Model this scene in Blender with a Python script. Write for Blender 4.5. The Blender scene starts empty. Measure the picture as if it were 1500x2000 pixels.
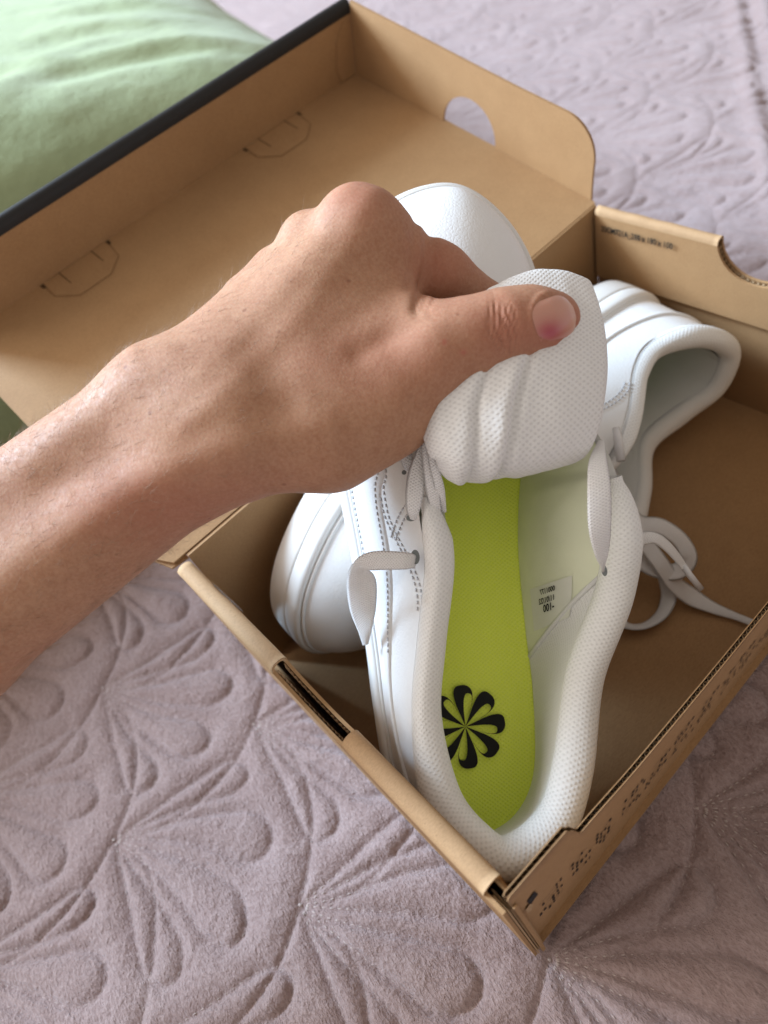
import bpy, math, random
import numpy as np

# ------------------------------------------------------------------ camera, world, lamps
S = 0.001                                   # all shapes below are written in millimetres
sc = bpy.context.scene
COL = sc.collection
CAM_W = np.array([2.22194287, -0.99874343, 0.01540220])
CAM_P = np.array([-4.1577, -38.9858, 314.0028])
F_PX = 1370.534
def rotm(w):
    t = np.linalg.norm(w); k = w / t
    K = np.array([[0, -k[2], k[1]], [k[2], 0, -k[0]], [-k[1], k[0], 0]])
    return np.eye(3) + math.sin(t) * K + (1 - math.cos(t)) * K @ K
RM = rotm(CAM_W)                            # rows: camera right, down, forward
from mathutils import Matrix, Vector
cam = bpy.data.cameras.new('camera'); cam_o = bpy.data.objects.new('camera', cam); COL.objects.link(cam_o)
cam.sensor_width = 36; cam.lens = F_PX / 2000 * 36; cam.clip_start = 0.01; cam.clip_end = 50
cam_o.matrix_world = Matrix([[RM[0][i], -RM[1][i], -RM[2][i], CAM_P[i] * S] for i in range(3)] + [[0, 0, 0, 1]])
cam.dof.use_dof = True; cam.dof.focus_distance = 0.246; cam.dof.aperture_fstop = 8.2
sc.camera = cam_o

W = bpy.data.worlds.new('World'); sc.world = W; W.use_nodes = True
bg = W.node_tree.nodes['Background']
bg.inputs[0].default_value = (1.0, 0.90, 0.81, 1); bg.inputs[1].default_value = 0.37
def area(name, pos, target, size, power, colour, size_y=None):
    l = bpy.data.lights.new(name, 'AREA'); l.size = size; l.energy = power; l.color = colour
    if size_y: l.shape = 'RECTANGLE'; l.size_y = size_y
    o = bpy.data.objects.new(name, l); COL.objects.link(o); o.location = pos
    o.rotation_euler = (Vector(target) - Vector(pos)).to_track_quat('-Z', 'Y').to_euler()
    return o
# the window of the room: beyond the far left corner of the box
LD = np.array([-0.44, 1.0, 0.70]); LD /= np.linalg.norm(LD)
area('window_light', tuple(LD * 2.6 + np.array([0.05, 0.1, 0.1])), (0.05, 0.1, 0.1), 0.75, 128, (0.56, 0.77, 1.0), 0.85)
# added fill, broad, warm and soft, standing in for an unseen curtained window
LC = np.array([-0.62, 0.76, 0.66]); LC /= np.linalg.norm(LC)
area('soft_fill_light', tuple(LC * 2.9 + np.array([0.05, 0.1, 0.1])), (0.05, 0.1, 0.1), 2.6, 64, (1.0, 0.93, 0.86), 2.0)
sc.view_settings.view_transform = 'Standard'; sc.view_settings.look = 'None'
sc.view_settings.exposure = 0.52; sc.view_settings.gamma = 1.0
sc.render.engine = 'CYCLES'
sc.cycles.use_denoising = True
sc.cycles.max_bounces = 8

# ------------------------------------------------------------------ helpers
rng = np.random.default_rng(7)
def A(*a): return np.array(a, float)
def ray(x, y): return A((x - 750) / F_PX, (y - 1000) / F_PX, 1.0) @ RM
def plane_pt(x, y, p0, n):
    d = ray(x, y); n = np.asarray(n, float)
    return CAM_P + d * ((np.asarray(p0) - CAM_P) @ n) / (d @ n)
def tag(o, label=None, cat=None, group=None, kind=None):
    for k, val in (('label', label), ('category', cat), ('group', group), ('kind', kind)):
        if val: o[k] = val
    return o
def empty(name, loc=(0, 0, 0)):
    o = bpy.data.objects.new(name, None); COL.objects.link(o); o.location = [c * S for c in loc]; o.empty_display_size = 0.02
    return o
def mesh_obj(name, V, Fs, mat, parent=None, smooth=True, uv=None, mats=None, midx=None):
    """V in mm (world), Fs list of faces or an (n,4)/(n,3) int array, uv per vertex (mm)"""
    me = bpy.data.meshes.new(name)
    V = np.asarray(V, np.float64)
    if isinstance(Fs, np.ndarray):
        n, k = Fs.shape
        me.vertices.add(len(V)); me.vertices.foreach_set('co', (V * S).astype(np.float32).ravel())
        me.loops.add(n * k); me.loops.foreach_set('vertex_index', Fs.astype(np.int32).ravel())
        me.polygons.add(n); me.polygons.foreach_set('loop_start', np.arange(0, n * k, k, dtype=np.int32))
        me.polygons.foreach_set('loop_total', np.full(n, k, np.int32))
        me.update(calc_edges=True)
    else:
        me.from_pydata((V * S).tolist(), [], Fs); me.update()
    me.validate()
    me.polygons.foreach_set('use_smooth', np.full(len(me.polygons), bool(smooth)))
    if uv is not None:
        lay = me.uv_layers.new(name='UVMap'); idx = np.empty(len(me.loops), np.int32); me.loops.foreach_get('vertex_index', idx)
        lay.data.foreach_set('uv', np.asarray(uv, np.float32)[idx].ravel())
    for m in (mats or [mat]): me.materials.append(m)
    if midx is not None: me.polygons.foreach_set('material_index', np.asarray(midx, np.int32))
    o = bpy.data.objects.new(name, me); COL.objects.link(o)
    if parent:
        o.parent = parent
        p = parent; off = Vector((0, 0, 0))
        while p: off += p.location; p = p.parent
        o.location = -off
    return o
def grid_faces(n, m, cn=False, cm=False, base=0):
    i = np.arange(n if cn else n - 1); j = np.arange(m if cm else m - 1)
    I, J = np.meshgrid(i, j, indexing='ij'); I1 = (I + 1) % n; J1 = (J + 1) % m
    return np.stack([I * m + J, I * m + J1, I1 * m + J1, I1 * m + J], -1).reshape(-1, 4) + base
def grid_uv(P, cm=False):
    P = np.asarray(P); d0 = np.linalg.norm(np.diff(P, axis=0), axis=2).mean(1); d1 = np.linalg.norm(np.diff(P, axis=1), axis=2).mean(0)
    U = np.r_[0, np.cumsum(d0)]; Vv = np.r_[0, np.cumsum(d1)]
    return np.stack(np.meshgrid(U, Vv, indexing='ij'), -1).reshape(-1, 2)
def grid_obj(name, P, mat, parent=None, cn=False, cm=False, smooth=True, uv=True, flip=False):
    P = np.asarray(P, float); n, m = P.shape[:2]; f = grid_faces(n, m, cn, cm)
    if flip: f = f[:, ::-1].copy()
    return mesh_obj(name, P.reshape(-1, 3), f, mat, parent, smooth, grid_uv(P) if uv else None)
def catmull(C, n, closed=False):
    C = np.asarray(C, float); N = len(C); out = []
    segs = N if closed else N - 1
    for i in range(segs):
        if closed: p0, p1, p2, p3 = C[(i - 1) % N], C[i], C[(i + 1) % N], C[(i + 2) % N]
        else: p0, p1, p2, p3 = C[max(i - 1, 0)], C[i], C[i + 1], C[min(i + 2, N - 1)]
        t = np.linspace(0, 1, n, endpoint=False)[:, None]
        out.append(0.5 * (2 * p1 + (p2 - p0) * t + (2 * p0 - 5 * p1 + 4 * p2 - p3) * t ** 2 + (3 * p1 - p0 - 3 * p2 + p3) * t ** 3))
    if not closed: out.append(C[-1:])
    return np.concatenate(out)
def resample(P, n):
    P = np.asarray(P, float); d = np.r_[0, np.cumsum(np.linalg.norm(np.diff(P, axis=0), axis=1))]
    s = np.linspace(0, d[-1], n); return np.stack([np.interp(s, d, P[:, k]) for k in range(P.shape[1])], 1)
def vnoise(x, y, seed=0):
    """smooth value noise in [-1,1]"""
    x = np.asarray(x, float); y = np.asarray(y, float)
    r = np.random.default_rng(seed).uniform(-1, 1, (256, 256))
    xi = np.floor(x).astype(int); yi = np.floor(y).astype(int); fx = x - xi; fy = y - yi
    fx = fx * fx * (3 - 2 * fx); fy = fy * fy * (3 - 2 * fy)
    g = lambda a, b: r[a % 256, b % 256]
    return (g(xi, yi) * (1 - fx) + g(xi + 1, yi) * fx) * (1 - fy) + (g(xi, yi + 1) * (1 - fx) + g(xi + 1, yi + 1) * fx) * fy
def fbm(x, y, seed=0, oct=4):
    s = 0; a = 1
    for k in range(oct): s = s + a * vnoise(x * 2 ** k + 17.3 * k, y * 2 ** k - 9.1 * k, seed + k); a *= .5
    return s
def sm(x, a, b):
    t = np.clip((x - a) / (b - a), 0, 1); return t * t * (3 - 2 * t)
def tube(name, path, rad, mat, parent=None, k=8, flat=1.0):
    P = np.asarray(path, float); n = len(P); r = np.broadcast_to(rad, (n,))
    T = np.gradient(P, axis=0); T /= np.linalg.norm(T, axis=1)[:, None] + 1e-9
    up = A(0.31, 0.2, 0.93); N = np.cross(T, up); N /= np.linalg.norm(N, axis=1)[:, None] + 1e-9; B = np.cross(T, N)
    a = np.linspace(0, 2 * np.pi, k, endpoint=False)
    G = P[:, None] + r[:, None, None] * (np.cos(a)[None, :, None] * N[:, None] + flat * np.sin(a)[None, :, None] * B[:, None])
    V = np.concatenate([G.reshape(-1, 3), P[:1], P[-1:]]); f = grid_faces(n, k, False, True).tolist()
    for j in range(k):
        f.append([n * k, (j + 1) % k, j]); f.append([n * k + 1, (n - 1) * k + j, (n - 1) * k + (j + 1) % k])
    return mesh_obj(name, V, f, mat, parent)
def sheet(outline, th, to3d, holes=False):
    """extruded flat outline: outline (n,2), th thickness, to3d(a,b,c)->xyz ; returns V,F"""
    n = len(outline); o = np.asarray(outline, float)
    V = [to3d(a, b, 0) for a, b in o] + [to3d(a, b, th) for a, b in o]
    F = [list(range(n))[::-1], list(range(n, 2 * n))] + [[i, (i + 1) % n, n + (i + 1) % n, n + i] for i in range(n)]
    return V, F
def box_vf(p0, p1):
    (x0, y0, z0), (x1, y1, z1) = p0, p1
    V = [(x0, y0, z0), (x1, y0, z0), (x1, y1, z0), (x0, y1, z0), (x0, y0, z1), (x1, y0, z1), (x1, y1, z1), (x0, y1, z1)]
    return V, [[3, 2, 1, 0], [4, 5, 6, 7], [0, 1, 5, 4], [1, 2, 6, 5], [2, 3, 7, 6], [3, 0, 4, 7]]
def join(parts):
    V = []; F = []
    for v_, f_ in parts:
        b = len(V); V += [tuple(p) for p in v_]; F += [[i + b for i in q] for q in f_]
    return V, F

# ------------------------------------------------------------------ materials
def new_mat(name):
    m = bpy.data.materials.new(name); m.use_nodes = True
    nt = m.node_tree; return m, nt, nt.nodes['Principled BSDF'], nt.links
def nd(nt, t, **kw):
    n = nt.nodes.new(t)
    for k, val in kw.items():
        if k in n.inputs: n.inputs[k].default_value = val
        else: setattr(n, k, val)
    return n
def ramp(nt, fac, stops):
    r = nt.nodes.new('ShaderNodeValToRGB'); nt.links.new(fac, r.inputs[0])
    while len(r.color_ramp.elements) < len(stops): r.color_ramp.elements.new(0.5)
    for e, (p, c) in zip(r.color_ramp.elements, stops): e.position = p; e.color = (*c, 1)
    return r.outputs[0]
def coords(nt, uv=False): return nd(nt, 'ShaderNodeTexCoord').outputs['UV' if uv else 'Object']
def noise(nt, vec, scale, detail=4, rough=.55, dist=0):
    n = nd(nt, 'ShaderNodeTexNoise', Scale=scale, Detail=detail, Roughness=rough, Distortion=dist); nt.links.new(vec, n.inputs['Vector']); return n.outputs[0]
def bump(nt, h, dist, strength=1.0, prev=None):
    b = nd(nt, 'ShaderNodeBump', Strength=strength, Distance=dist); nt.links.new(h, b.inputs['Height'])
    if prev is not None: nt.links.new(prev, b.inputs['Normal'])
    return b.outputs[0]
def mapping(nt, vec, scale=(1, 1, 1), rot=(0, 0, 0)):
    m = nd(nt, 'ShaderNodeMapping'); m.inputs['Scale'].default_value = scale; m.inputs['Rotation'].default_value = rot
    nt.links.new(vec, m.inputs[0]); return m.outputs[0]
def mixc(nt, fac, a, b, mode='MIX'):
    m = nd(nt, 'ShaderNodeMix', data_type='RGBA', blend_type=mode)
    for i, s_ in ((0, fac), (6, a), (7, b)):
        if hasattr(s_, 'is_linked'): nt.links.new(s_, m.inputs[i])
        else: m.inputs[i].default_value = (*s_, 1) if isinstance(s_, tuple) else s_
    return m.outputs[2]

def kraft_mat(name, c0, c1, rough=.75):
    m, nt, b, L = new_mat(name); co = coords(nt)
    n1 = noise(nt, co, 90, 6, .65); n2 = noise(nt, mapping(nt, co, (1, 4, 4)), 700, 3, .6); n3 = noise(nt, co, 14, 3)
    c = ramp(nt, n1, [(.3, c0), (.7, c1)])
    c = mixc(nt, .38, c, ramp(nt, n2, [(.35, tuple(x * .62 for x in c0)), (.62, tuple(min(1, x * 1.25) for x in c1))]))
    c = mixc(nt, .35, c, ramp(nt, n3, [(.3, tuple(x * .88 for x in c0)), (.7, tuple(x * 1.05 for x in c1))]))
    sp = nd(nt, 'ShaderNodeTexVoronoi', Scale=330.0); L.new(co, sp.inputs['Vector'])
    c = mixc(nt, ramp(nt, sp.outputs['Distance'], [(.05, (.5, .5, .5)), (.09, (0, 0, 0))]), c, tuple(x * .5 for x in c0))
    L.new(c, b.inputs['Base Color']); b.inputs['Roughness'].default_value = rough
    b.inputs['Specular IOR Level'].default_value = .3
    L.new(bump(nt, n2, .0002, .35), b.inputs['Normal']); return m
M = {}
M['kraft'] = kraft_mat('kraft_cardboard', (.325, .184, .084), (.388, .231, .110))
M['kraft_fold'] = kraft_mat('kraft_worn_lit_fold', (.39, .24, .125), (.46, .295, .16))  # paler kraft on the rolled rims: scuffing and window light put into the colour
M['kraft_edge'] = kraft_mat('kraft_cut_edge', (.36, .23, .12), (.46, .31, .18), .85)
def plain(name, col, rough=.5, spec=.5, bscale=None, bdist=.0001, var=.06):
    m, nt, b, L = new_mat(name); co = coords(nt)
    n = noise(nt, co, 60, 5)
    L.new(ramp(nt, n, [(.3, tuple(x * (1 - var) for x in col)), (.7, tuple(min(1, x * (1 + var)) for x in col))]), b.inputs['Base Color'])
    b.inputs['Roughness'].default_value = rough; b.inputs['Specular IOR Level'].default_value = spec
    if bscale: L.new(bump(nt, noise(nt, co, bscale, 3), bdist, .6), b.inputs['Normal'])
    return m
M['black_card'] = plain('black_printed_card', (.012, .011, .011), .6, .4, 900)
M['ink'] = plain('black_ink', (.012, .012, .013), .7, .2)
M['ink_soft'] = plain('worn_black_ink', (.05, .038, .03), .8, .2)
M['leather'] = plain('white_leather', (.78, .78, .78), .42, .4, 1500, .00006, .012)
M['rubber'] = plain('white_rubber', (.74, .73, .71), .55, .35, 900, .00005, .03)
M['stitch'] = plain('white_thread', (.58, .58, .6), .8, .2)
M['hole'] = plain('dark_hole', (.22, .24, .24), .9, .1)
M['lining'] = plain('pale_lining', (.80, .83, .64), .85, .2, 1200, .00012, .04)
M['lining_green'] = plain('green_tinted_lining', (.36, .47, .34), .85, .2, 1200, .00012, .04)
M['label'] = plain('label_satin', (.76, .77, .70), .6, .3)
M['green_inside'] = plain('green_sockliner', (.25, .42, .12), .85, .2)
M['aglet'] = plain('clear_aglet', (.72, .72, .74), .25, .5)
M['tape'] = plain('clear_tape', (.42, .36, .33), .18, .6)

def leather_grain(m):
    nt = m.node_tree; b = nt.nodes['Principled BSDF']; co = coords(nt); vo = nd(nt, 'ShaderNodeTexVoronoi', Scale=620.0, feature='DISTANCE_TO_EDGE'); nt.links.new(co, vo.inputs['Vector'])
    nb = bump(nt, ramp(nt, vo.outputs['Distance'], [(0, (0, 0, 0)), (.25, (1, 1, 1))]), .00009, .45); nb = bump(nt, noise(nt, co, 42, 3, .5, .4), .0012, .25, nb); nt.links.new(nb, b.inputs['Normal'])
    nt.links.new(ramp(nt, noise(nt, co, 45, 4), [(.3, (.36, .36, .36)), (.7, (.56, .56, .56))]), b.inputs['Roughness'])
leather_grain(M['leather'])
def knit_mat(name, col, dark, pitch, dist, uvrot=0.785):
    """air mesh: staggered little pits laid out along the UVs (mm)"""
    m, nt, b, L = new_mat(name); uv = mapping(nt, coords(nt, True), (1 / pitch, 1 / (pitch * 1.25), 1), (0, 0, uvrot))
    wob = nd(nt, 'ShaderNodeMix', data_type='RGBA', blend_type='LINEAR_LIGHT'); wob.inputs[0].default_value = .12
    nn = nd(nt, 'ShaderNodeTexNoise', Scale=.35); L.new(coords(nt, True), nn.inputs['Vector']); L.new(uv, wob.inputs[6]); L.new(nn.outputs['Color'], wob.inputs[7])
    vo = nd(nt, 'ShaderNodeTexVoronoi', Scale=1.0, Randomness=.12, voronoi_dimensions='2D'); L.new(wob.outputs[2], vo.inputs['Vector'])
    h = ramp(nt, vo.outputs['Distance'], [(.08, (0, 0, 0)), (.36, (.85, .85, .85)), (.6, (1, 1, 1))])
    fib = noise(nt, coords(nt), 2600, 2, .6)
    c = mixc(nt, h, dark, col); L.new(mixc(nt, .12, c, ramp(nt, fib, [(.3, dark), (.7, (1, 1, 1))])), b.inputs['Base Color'])
    b.inputs['Roughness'].default_value = .8; b.inputs['Specular IOR Level'].default_value = .25
    b.inputs['Sheen Weight'].default_value = .15
    n1 = bump(nt, h, dist, .8); L.new(bump(nt, fib, dist * .35, .5, n1), b.inputs['Normal']); return m
M['knit'] = knit_mat('white_air_mesh', (.80, .80, .79), (.70, .70, .69), 1.3, .0002)
M['tongue'] = knit_mat('white_tongue_mesh', (.80, .795, .79), (.66, .65, .65), 1.4, .00022)
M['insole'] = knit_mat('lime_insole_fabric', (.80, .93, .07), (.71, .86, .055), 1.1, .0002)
M['lace'] = knit_mat('white_lace_weave', (.84, .83, .83), (.72, .71, .72), .72, .00035)

def velvet_mat():
    m, nt, b, L = new_mat('mauve_velvet'); co = coords(nt)
    big = noise(nt, co, 9, 4, .6); mid = noise(nt, co, 120, 4, .7, .4)
    fine = noise(nt, mapping(nt, co, (1, .45, 1), (0, 0, .6)), 900, 3, .7)
    nap_sheen = noise(nt, co, 34, 5, .65, 1.2)  # lighter patches: sheen of the brushed pile put into the colour
    c = mixc(nt, .55, ramp(nt, mid, [(.3, (.315, .208, .186)), (.7, (.40, .278, .255))]), ramp(nt, nap_sheen, [(.38, (.265, .165, .147)), (.62, (.455, .34, .325))]))
    c = mixc(nt, .5, c, ramp(nt, fine, [(.32, (.16, .108, .104)), (.66, (.48, .38, .375))]))
    c = mixc(nt, .3, c, ramp(nt, big, [(.35, (.30, .215, .20)), (.65, (.38, .29, .28))]))
    L.new(c, b.inputs['Base Color']); b.inputs['Roughness'].default_value = .95; b.inputs['Specular IOR Level'].default_value = .1
    b.inputs['Sheen Weight'].default_value = .42; b.inputs['Sheen Roughness'].default_value = .4; b.inputs['Sheen Tint'].default_value = (.95, .88, .93, 1)
    n1 = bump(nt, mid, .0022, .6); L.new(bump(nt, fine, .0016, .95, n1), b.inputs['Normal']); return m
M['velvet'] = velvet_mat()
M['bed_thread'] = plain('mauve_thread', (.52, .43, .40), .6, .3)
def pillow_mat():
    m, nt, b, L = new_mat('green_pillow_cotton'); co = coords(nt)
    n = noise(nt, co, 18, 4); w_ = noise(nt, co, 1500, 2)
    L.new(ramp(nt, n, [(.3, (.30, .362, .195)), (.7, (.35, .415, .23))]), b.inputs['Base Color'])
    b.inputs['Roughness'].default_value = .9; b.inputs['Sheen Weight'].default_value = .2; b.inputs['Specular IOR Level'].default_value = .25
    L.new(bump(nt, noise(nt, co, 70, 4), .004, .35, bump(nt, w_, .0005, .6)), b.inputs['Normal']); return m
M['pillow'] = pillow_mat()
def skin_mat():
    m, nt, b, L = new_mat('skin'); co = coords(nt)
    n1 = noise(nt, co, 28, 4, .6); n2 = noise(nt, co, 160, 4, .65); n3 = noise(nt, co, 900, 3)
    at_r = nd(nt, 'ShaderNodeAttribute', attribute_name='red').outputs['Fac']
    c = ramp(nt, n1, [(.3, (.37, .180, .096)), (.7, (.45, .248, .138))])
    c = mixc(nt, .35, c, ramp(nt, n2, [(.35, (.32, .14, .085)), (.65, (.465, .262, .17))]))
    c = mixc(nt, .3, c, ramp(nt, n3, [(.35, (.30, .13, .08)), (.65, (.495, .29, .195))]))
    c = mixc(nt, at_r, c, (.41, .142, .095))
    vo = nd(nt, 'ShaderNodeTexVoronoi', Scale=75.0); L.new(co, vo.inputs['Vector'])
    c = mixc(nt, ramp(nt, vo.outputs['Distance'], [(.035, (.55, .55, .55)), (.07, (0, 0, 0))]), c, (.2, .075, .045))
    L.new(c, b.inputs['Base Color'])
    L.new(ramp(nt, noise(nt, co, 420, 4, .7), [(.3, (.52, .52, .52)), (.7, (.76, .76, .76))]), b.inputs['Roughness']); b.inputs['Specular IOR Level'].default_value = .34
    b.inputs['Subsurface Weight'].default_value = .22; b.inputs['Subsurface Radius'].default_value = (.9, .35, .2); b.inputs['Subsurface Scale'].default_value = .004
    cell = nd(nt, 'ShaderNodeTexVoronoi', Scale=850.0, feature='DISTANCE_TO_EDGE'); L.new(mapping(nt, co, (1.15, .6, 1), (0, 0, .6)), cell.inputs['Vector'])
    cr = nd(nt, 'ShaderNodeAttribute', attribute_name='crease').outputs['Fac']
    nb = bump(nt, cell.outputs['Distance'], .00025, .3); nb = bump(nt, n3, .00012, .3, nb); nb = bump(nt, n2, .0004, .2, nb)
    L.new(bump(nt, cr, .0006, .8, nb), b.inputs['Normal']); return m
M['skin'] = skin_mat()
def nail_mat():
    m, nt, b, L = new_mat('thumbnail'); 
    r_ = nd(nt, 'ShaderNodeAttribute', attribute_name='bruise').outputs['Fac']
    fe = nd(nt, 'ShaderNodeAttribute', attribute_name='free_edge').outputs['Fac']
    L.new(mixc(nt, fe, mixc(nt, r_, (.56, .28, .205), (.40, .055, .075)), (.70, .50, .40)), b.inputs['Base Color']); b.inputs['Coat Weight'].default_value = .35; b.inputs['Coat Roughness'].default_value = .2
    b.inputs['Roughness'].default_value = .3; b.inputs['Subsurface Weight'].default_value = .15; b.inputs['Subsurface Scale'].default_value = .003
    return m
M['nail'] = nail_mat()
M['hair'] = plain('arm_hair', (.09, .05, .03), .5)
M['hair_light'] = plain('fine_arm_hair', (.34, .21, .13), .5)

# ------------------------------------------------------------------ bedspread (fan quilting pressed into velvet)
PETALS = ((-36, 72, 9.0), (-12, 83, 10.2), (12, 83, 10.2), (37, 72, 9.0))
def fan_cell():
    """distance (mm) to the nearest seam over one repeat of the fan pattern; cell 136 x 102 (r, d)"""
    RW, DW = 136.0, 102.0; res = 0.8
    nr, ndv = int(RW / res), int(DW / res)
    seams = []
    def add(P): seams.append(resample(P, max(8, int(np.linalg.norm(np.diff(P, axis=0), axis=1).sum() / 1.0))))
    t = np.linspace(0, 1, 40)
    for sgn in (-1, 1):
        add(np.stack([sgn * 68 * np.cos(t * np.pi / 2) ** .92, 51 + 51 * np.sin(t * np.pi / 2) ** 1.05], 1))
    for ang, ln, wd in PETALS:
        s = np.linspace(0, 1, 60); wv = wd * np.where(s < .82, (s / .82) ** 1.25, np.sqrt(np.clip(1 - ((s - .82) / .18) ** 2, 0, 1)))
        a = math.radians(ang)
        for g in (-1, 1):
            x = g * wv; y = s * ln; add(np.stack([x * math.cos(a) + y * math.sin(a), -x * math.sin(a) + y * math.cos(a)], 1))
    global SEAMS
    SEAMS = seams
    pts = np.concatenate(seams)
    allp = []
    for i in (-1, 0, 1):
        for j in (-2, -1, 0, 1):
            for h in (0, 1): allp.append(pts + [RW * i + h * RW / 2, DW * j + h * DW / 2])
    allp = np.concatenate(allp); allp = allp[(allp[:, 0] > -16) & (allp[:, 0] < RW + 16) & (allp[:, 1] > -16) & (allp[:, 1] < DW + 16)]
    GX, GY = np.meshgrid((np.arange(nr) + .5) * res, (np.arange(ndv) + .5) * res, indexing='ij'); IN = np.zeros((nr, ndv), np.float32)
    for i in (-1, 0, 1):
        for j in (-2, -1, 0, 1):
            for h in (0, 1):
                x0, y0 = GX - RW * i - h * RW / 2, GY - DW * j - h * DW / 2
                for ang, ln, wd in PETALS:
                    a = math.radians(ang); lx = x0 * math.cos(a) - y0 * math.sin(a); ly = x0 * math.sin(a) + y0 * math.cos(a); s_ = np.clip(ly / ln, 0, 1)
                    wv = wd * np.where(s_ < .82, (s_ / .82) ** 1.25, np.sqrt(np.clip(1 - ((s_ - .82) / .18) ** 2, 0, 1)))
                    IN[(np.abs(lx) < wv) & (ly > 0) & (ly < ln)] = 1
    D = np.full((nr, ndv), 99.0, np.float32); gx = (np.arange(nr) + .5) * res; gy = (np.arange(ndv) + .5) * res
    k = int(16 / res)
    for px, py in allp:
        ci, cj = int(px / res), int(py / res); i0, i1 = max(0, ci - k), min(nr, ci + k); j0, j1 = max(0, cj - k), min(ndv, cj + k)
        if i0 >= i1 or j0 >= j1: continue
        d = np.hypot(gx[i0:i1, None] - px, gy[None, j0:j1] - py); np.minimum(D[i0:i1, j0:j1], d, out=D[i0:i1, j0:j1])
    return D, IN, res
def bed_height(X, Y):
    D, IN, res = fan_cell(); nr, ndv = D.shape
    d_ax = A(.51, -.86); r_ax = A(.86, .51)
    wx = X + 5 * vnoise(X / 70, Y / 70, 3); wy = Y + 5 * vnoise(X / 70 + 9, Y / 70, 4)
    qx = wx + 54; qy = wy - 85
    r = (qx * r_ax[0] + qy * r_ax[1]) / res; d = (qx * d_ax[0] + qy * d_ax[1]) / res
    i0 = np.floor(r - .5).astype(int); j0 = np.floor(d - .5).astype(int); fx = r - .5 - i0; fy = d - .5 - j0
    g = lambda a, b: D[a % nr, b % ndv]
    dist = (g(i0, j0) * (1 - fx) + g(i0 + 1, j0) * fx) * (1 - fy) + (g(i0, j0 + 1) * (1 - fx) + g(i0 + 1, j0 + 1) * fx) * fy
    gi = lambda a, b: IN[a % nr, b % ndv]
    ins_p = (gi(i0, j0) * (1 - fx) + gi(i0 + 1, j0) * fx) * (1 - fy) + (gi(i0, j0 + 1) * (1 - fx) + gi(i0 + 1, j0 + 1) * fx) * fy
    amp = 1 + .3 * vnoise(X / 38, Y / 38, 14)
    h = amp * (ins_p * (3.1 * dist / (dist + 1.5) + 1.7 * (1 - np.exp(-dist / 6.0))) + (1 - ins_p) * (3.0 * dist / (dist + 1.7) + 1.1 * (1 - np.exp(-dist / 9.0)))) - 4.4
    h += .5 * fbm(X / 14, Y / 14, 11, 3) + 2.2 * vnoise(X / 55, Y / 55, 12) + .16 * vnoise(X / 2.4, Y / 2.4, 13)
    far = sm(np.hypot(X - 60, Y - 80), 300, 700)
    h += far * 2.2 * fbm(X / 120, Y / 120, 21, 3)
    h = np.where(True, (h + 2.0) * (1 - .22 * sm(np.hypot(X - 60, Y - 80), 260, 480)) - 2.0, h)
    # piped border of the spread, far to the right
    ln = (X - 480) * -.55 + (Y - 182) * .83
    ax_ = (X - 480) * .83 + (Y - 182) * .55
    side = (X - 477) * (-.555) + (Y - 182) * .83
    nrm = (X - 477) * .555 * 1 + 0 * Y
    e = (X - 477) * (334 - 182) / (700 - 477) + 182 - Y          # >0 to the right of the border line
    e = e * .82
    h += (3.5 * np.exp(-((e - 3) / 8) ** 2) + 3.5 * np.exp(-((e - 26) / 9) ** 2) - 1.0 * np.exp(-((e - 14) / 6) ** 2)) * sm(X, 380, 440)
    # pressed down under the box
    ins = np.maximum(np.maximum(-X - 1, X - 285), np.maximum(-Y + 1, Y - 181))
    cap = -1.2 + np.clip(ins, 0, 99) * .55
    return np.where(ins < 14, np.minimum(h, cap), h)
def axis(lo, a, b, hi, fine, growth=1.035, mx=14):
    mid = np.arange(a, b, fine); out = []
    s = fine; p = b
    while p < hi: out.append(p); s = min(s * growth, 2.8 if p < 880 else mx); p += s
    low = []; s = fine; p = a - fine
    while p > lo: low.append(p); s = min(s * growth, mx); p -= s
    return np.r_[low[::-1], mid, out]
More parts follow.
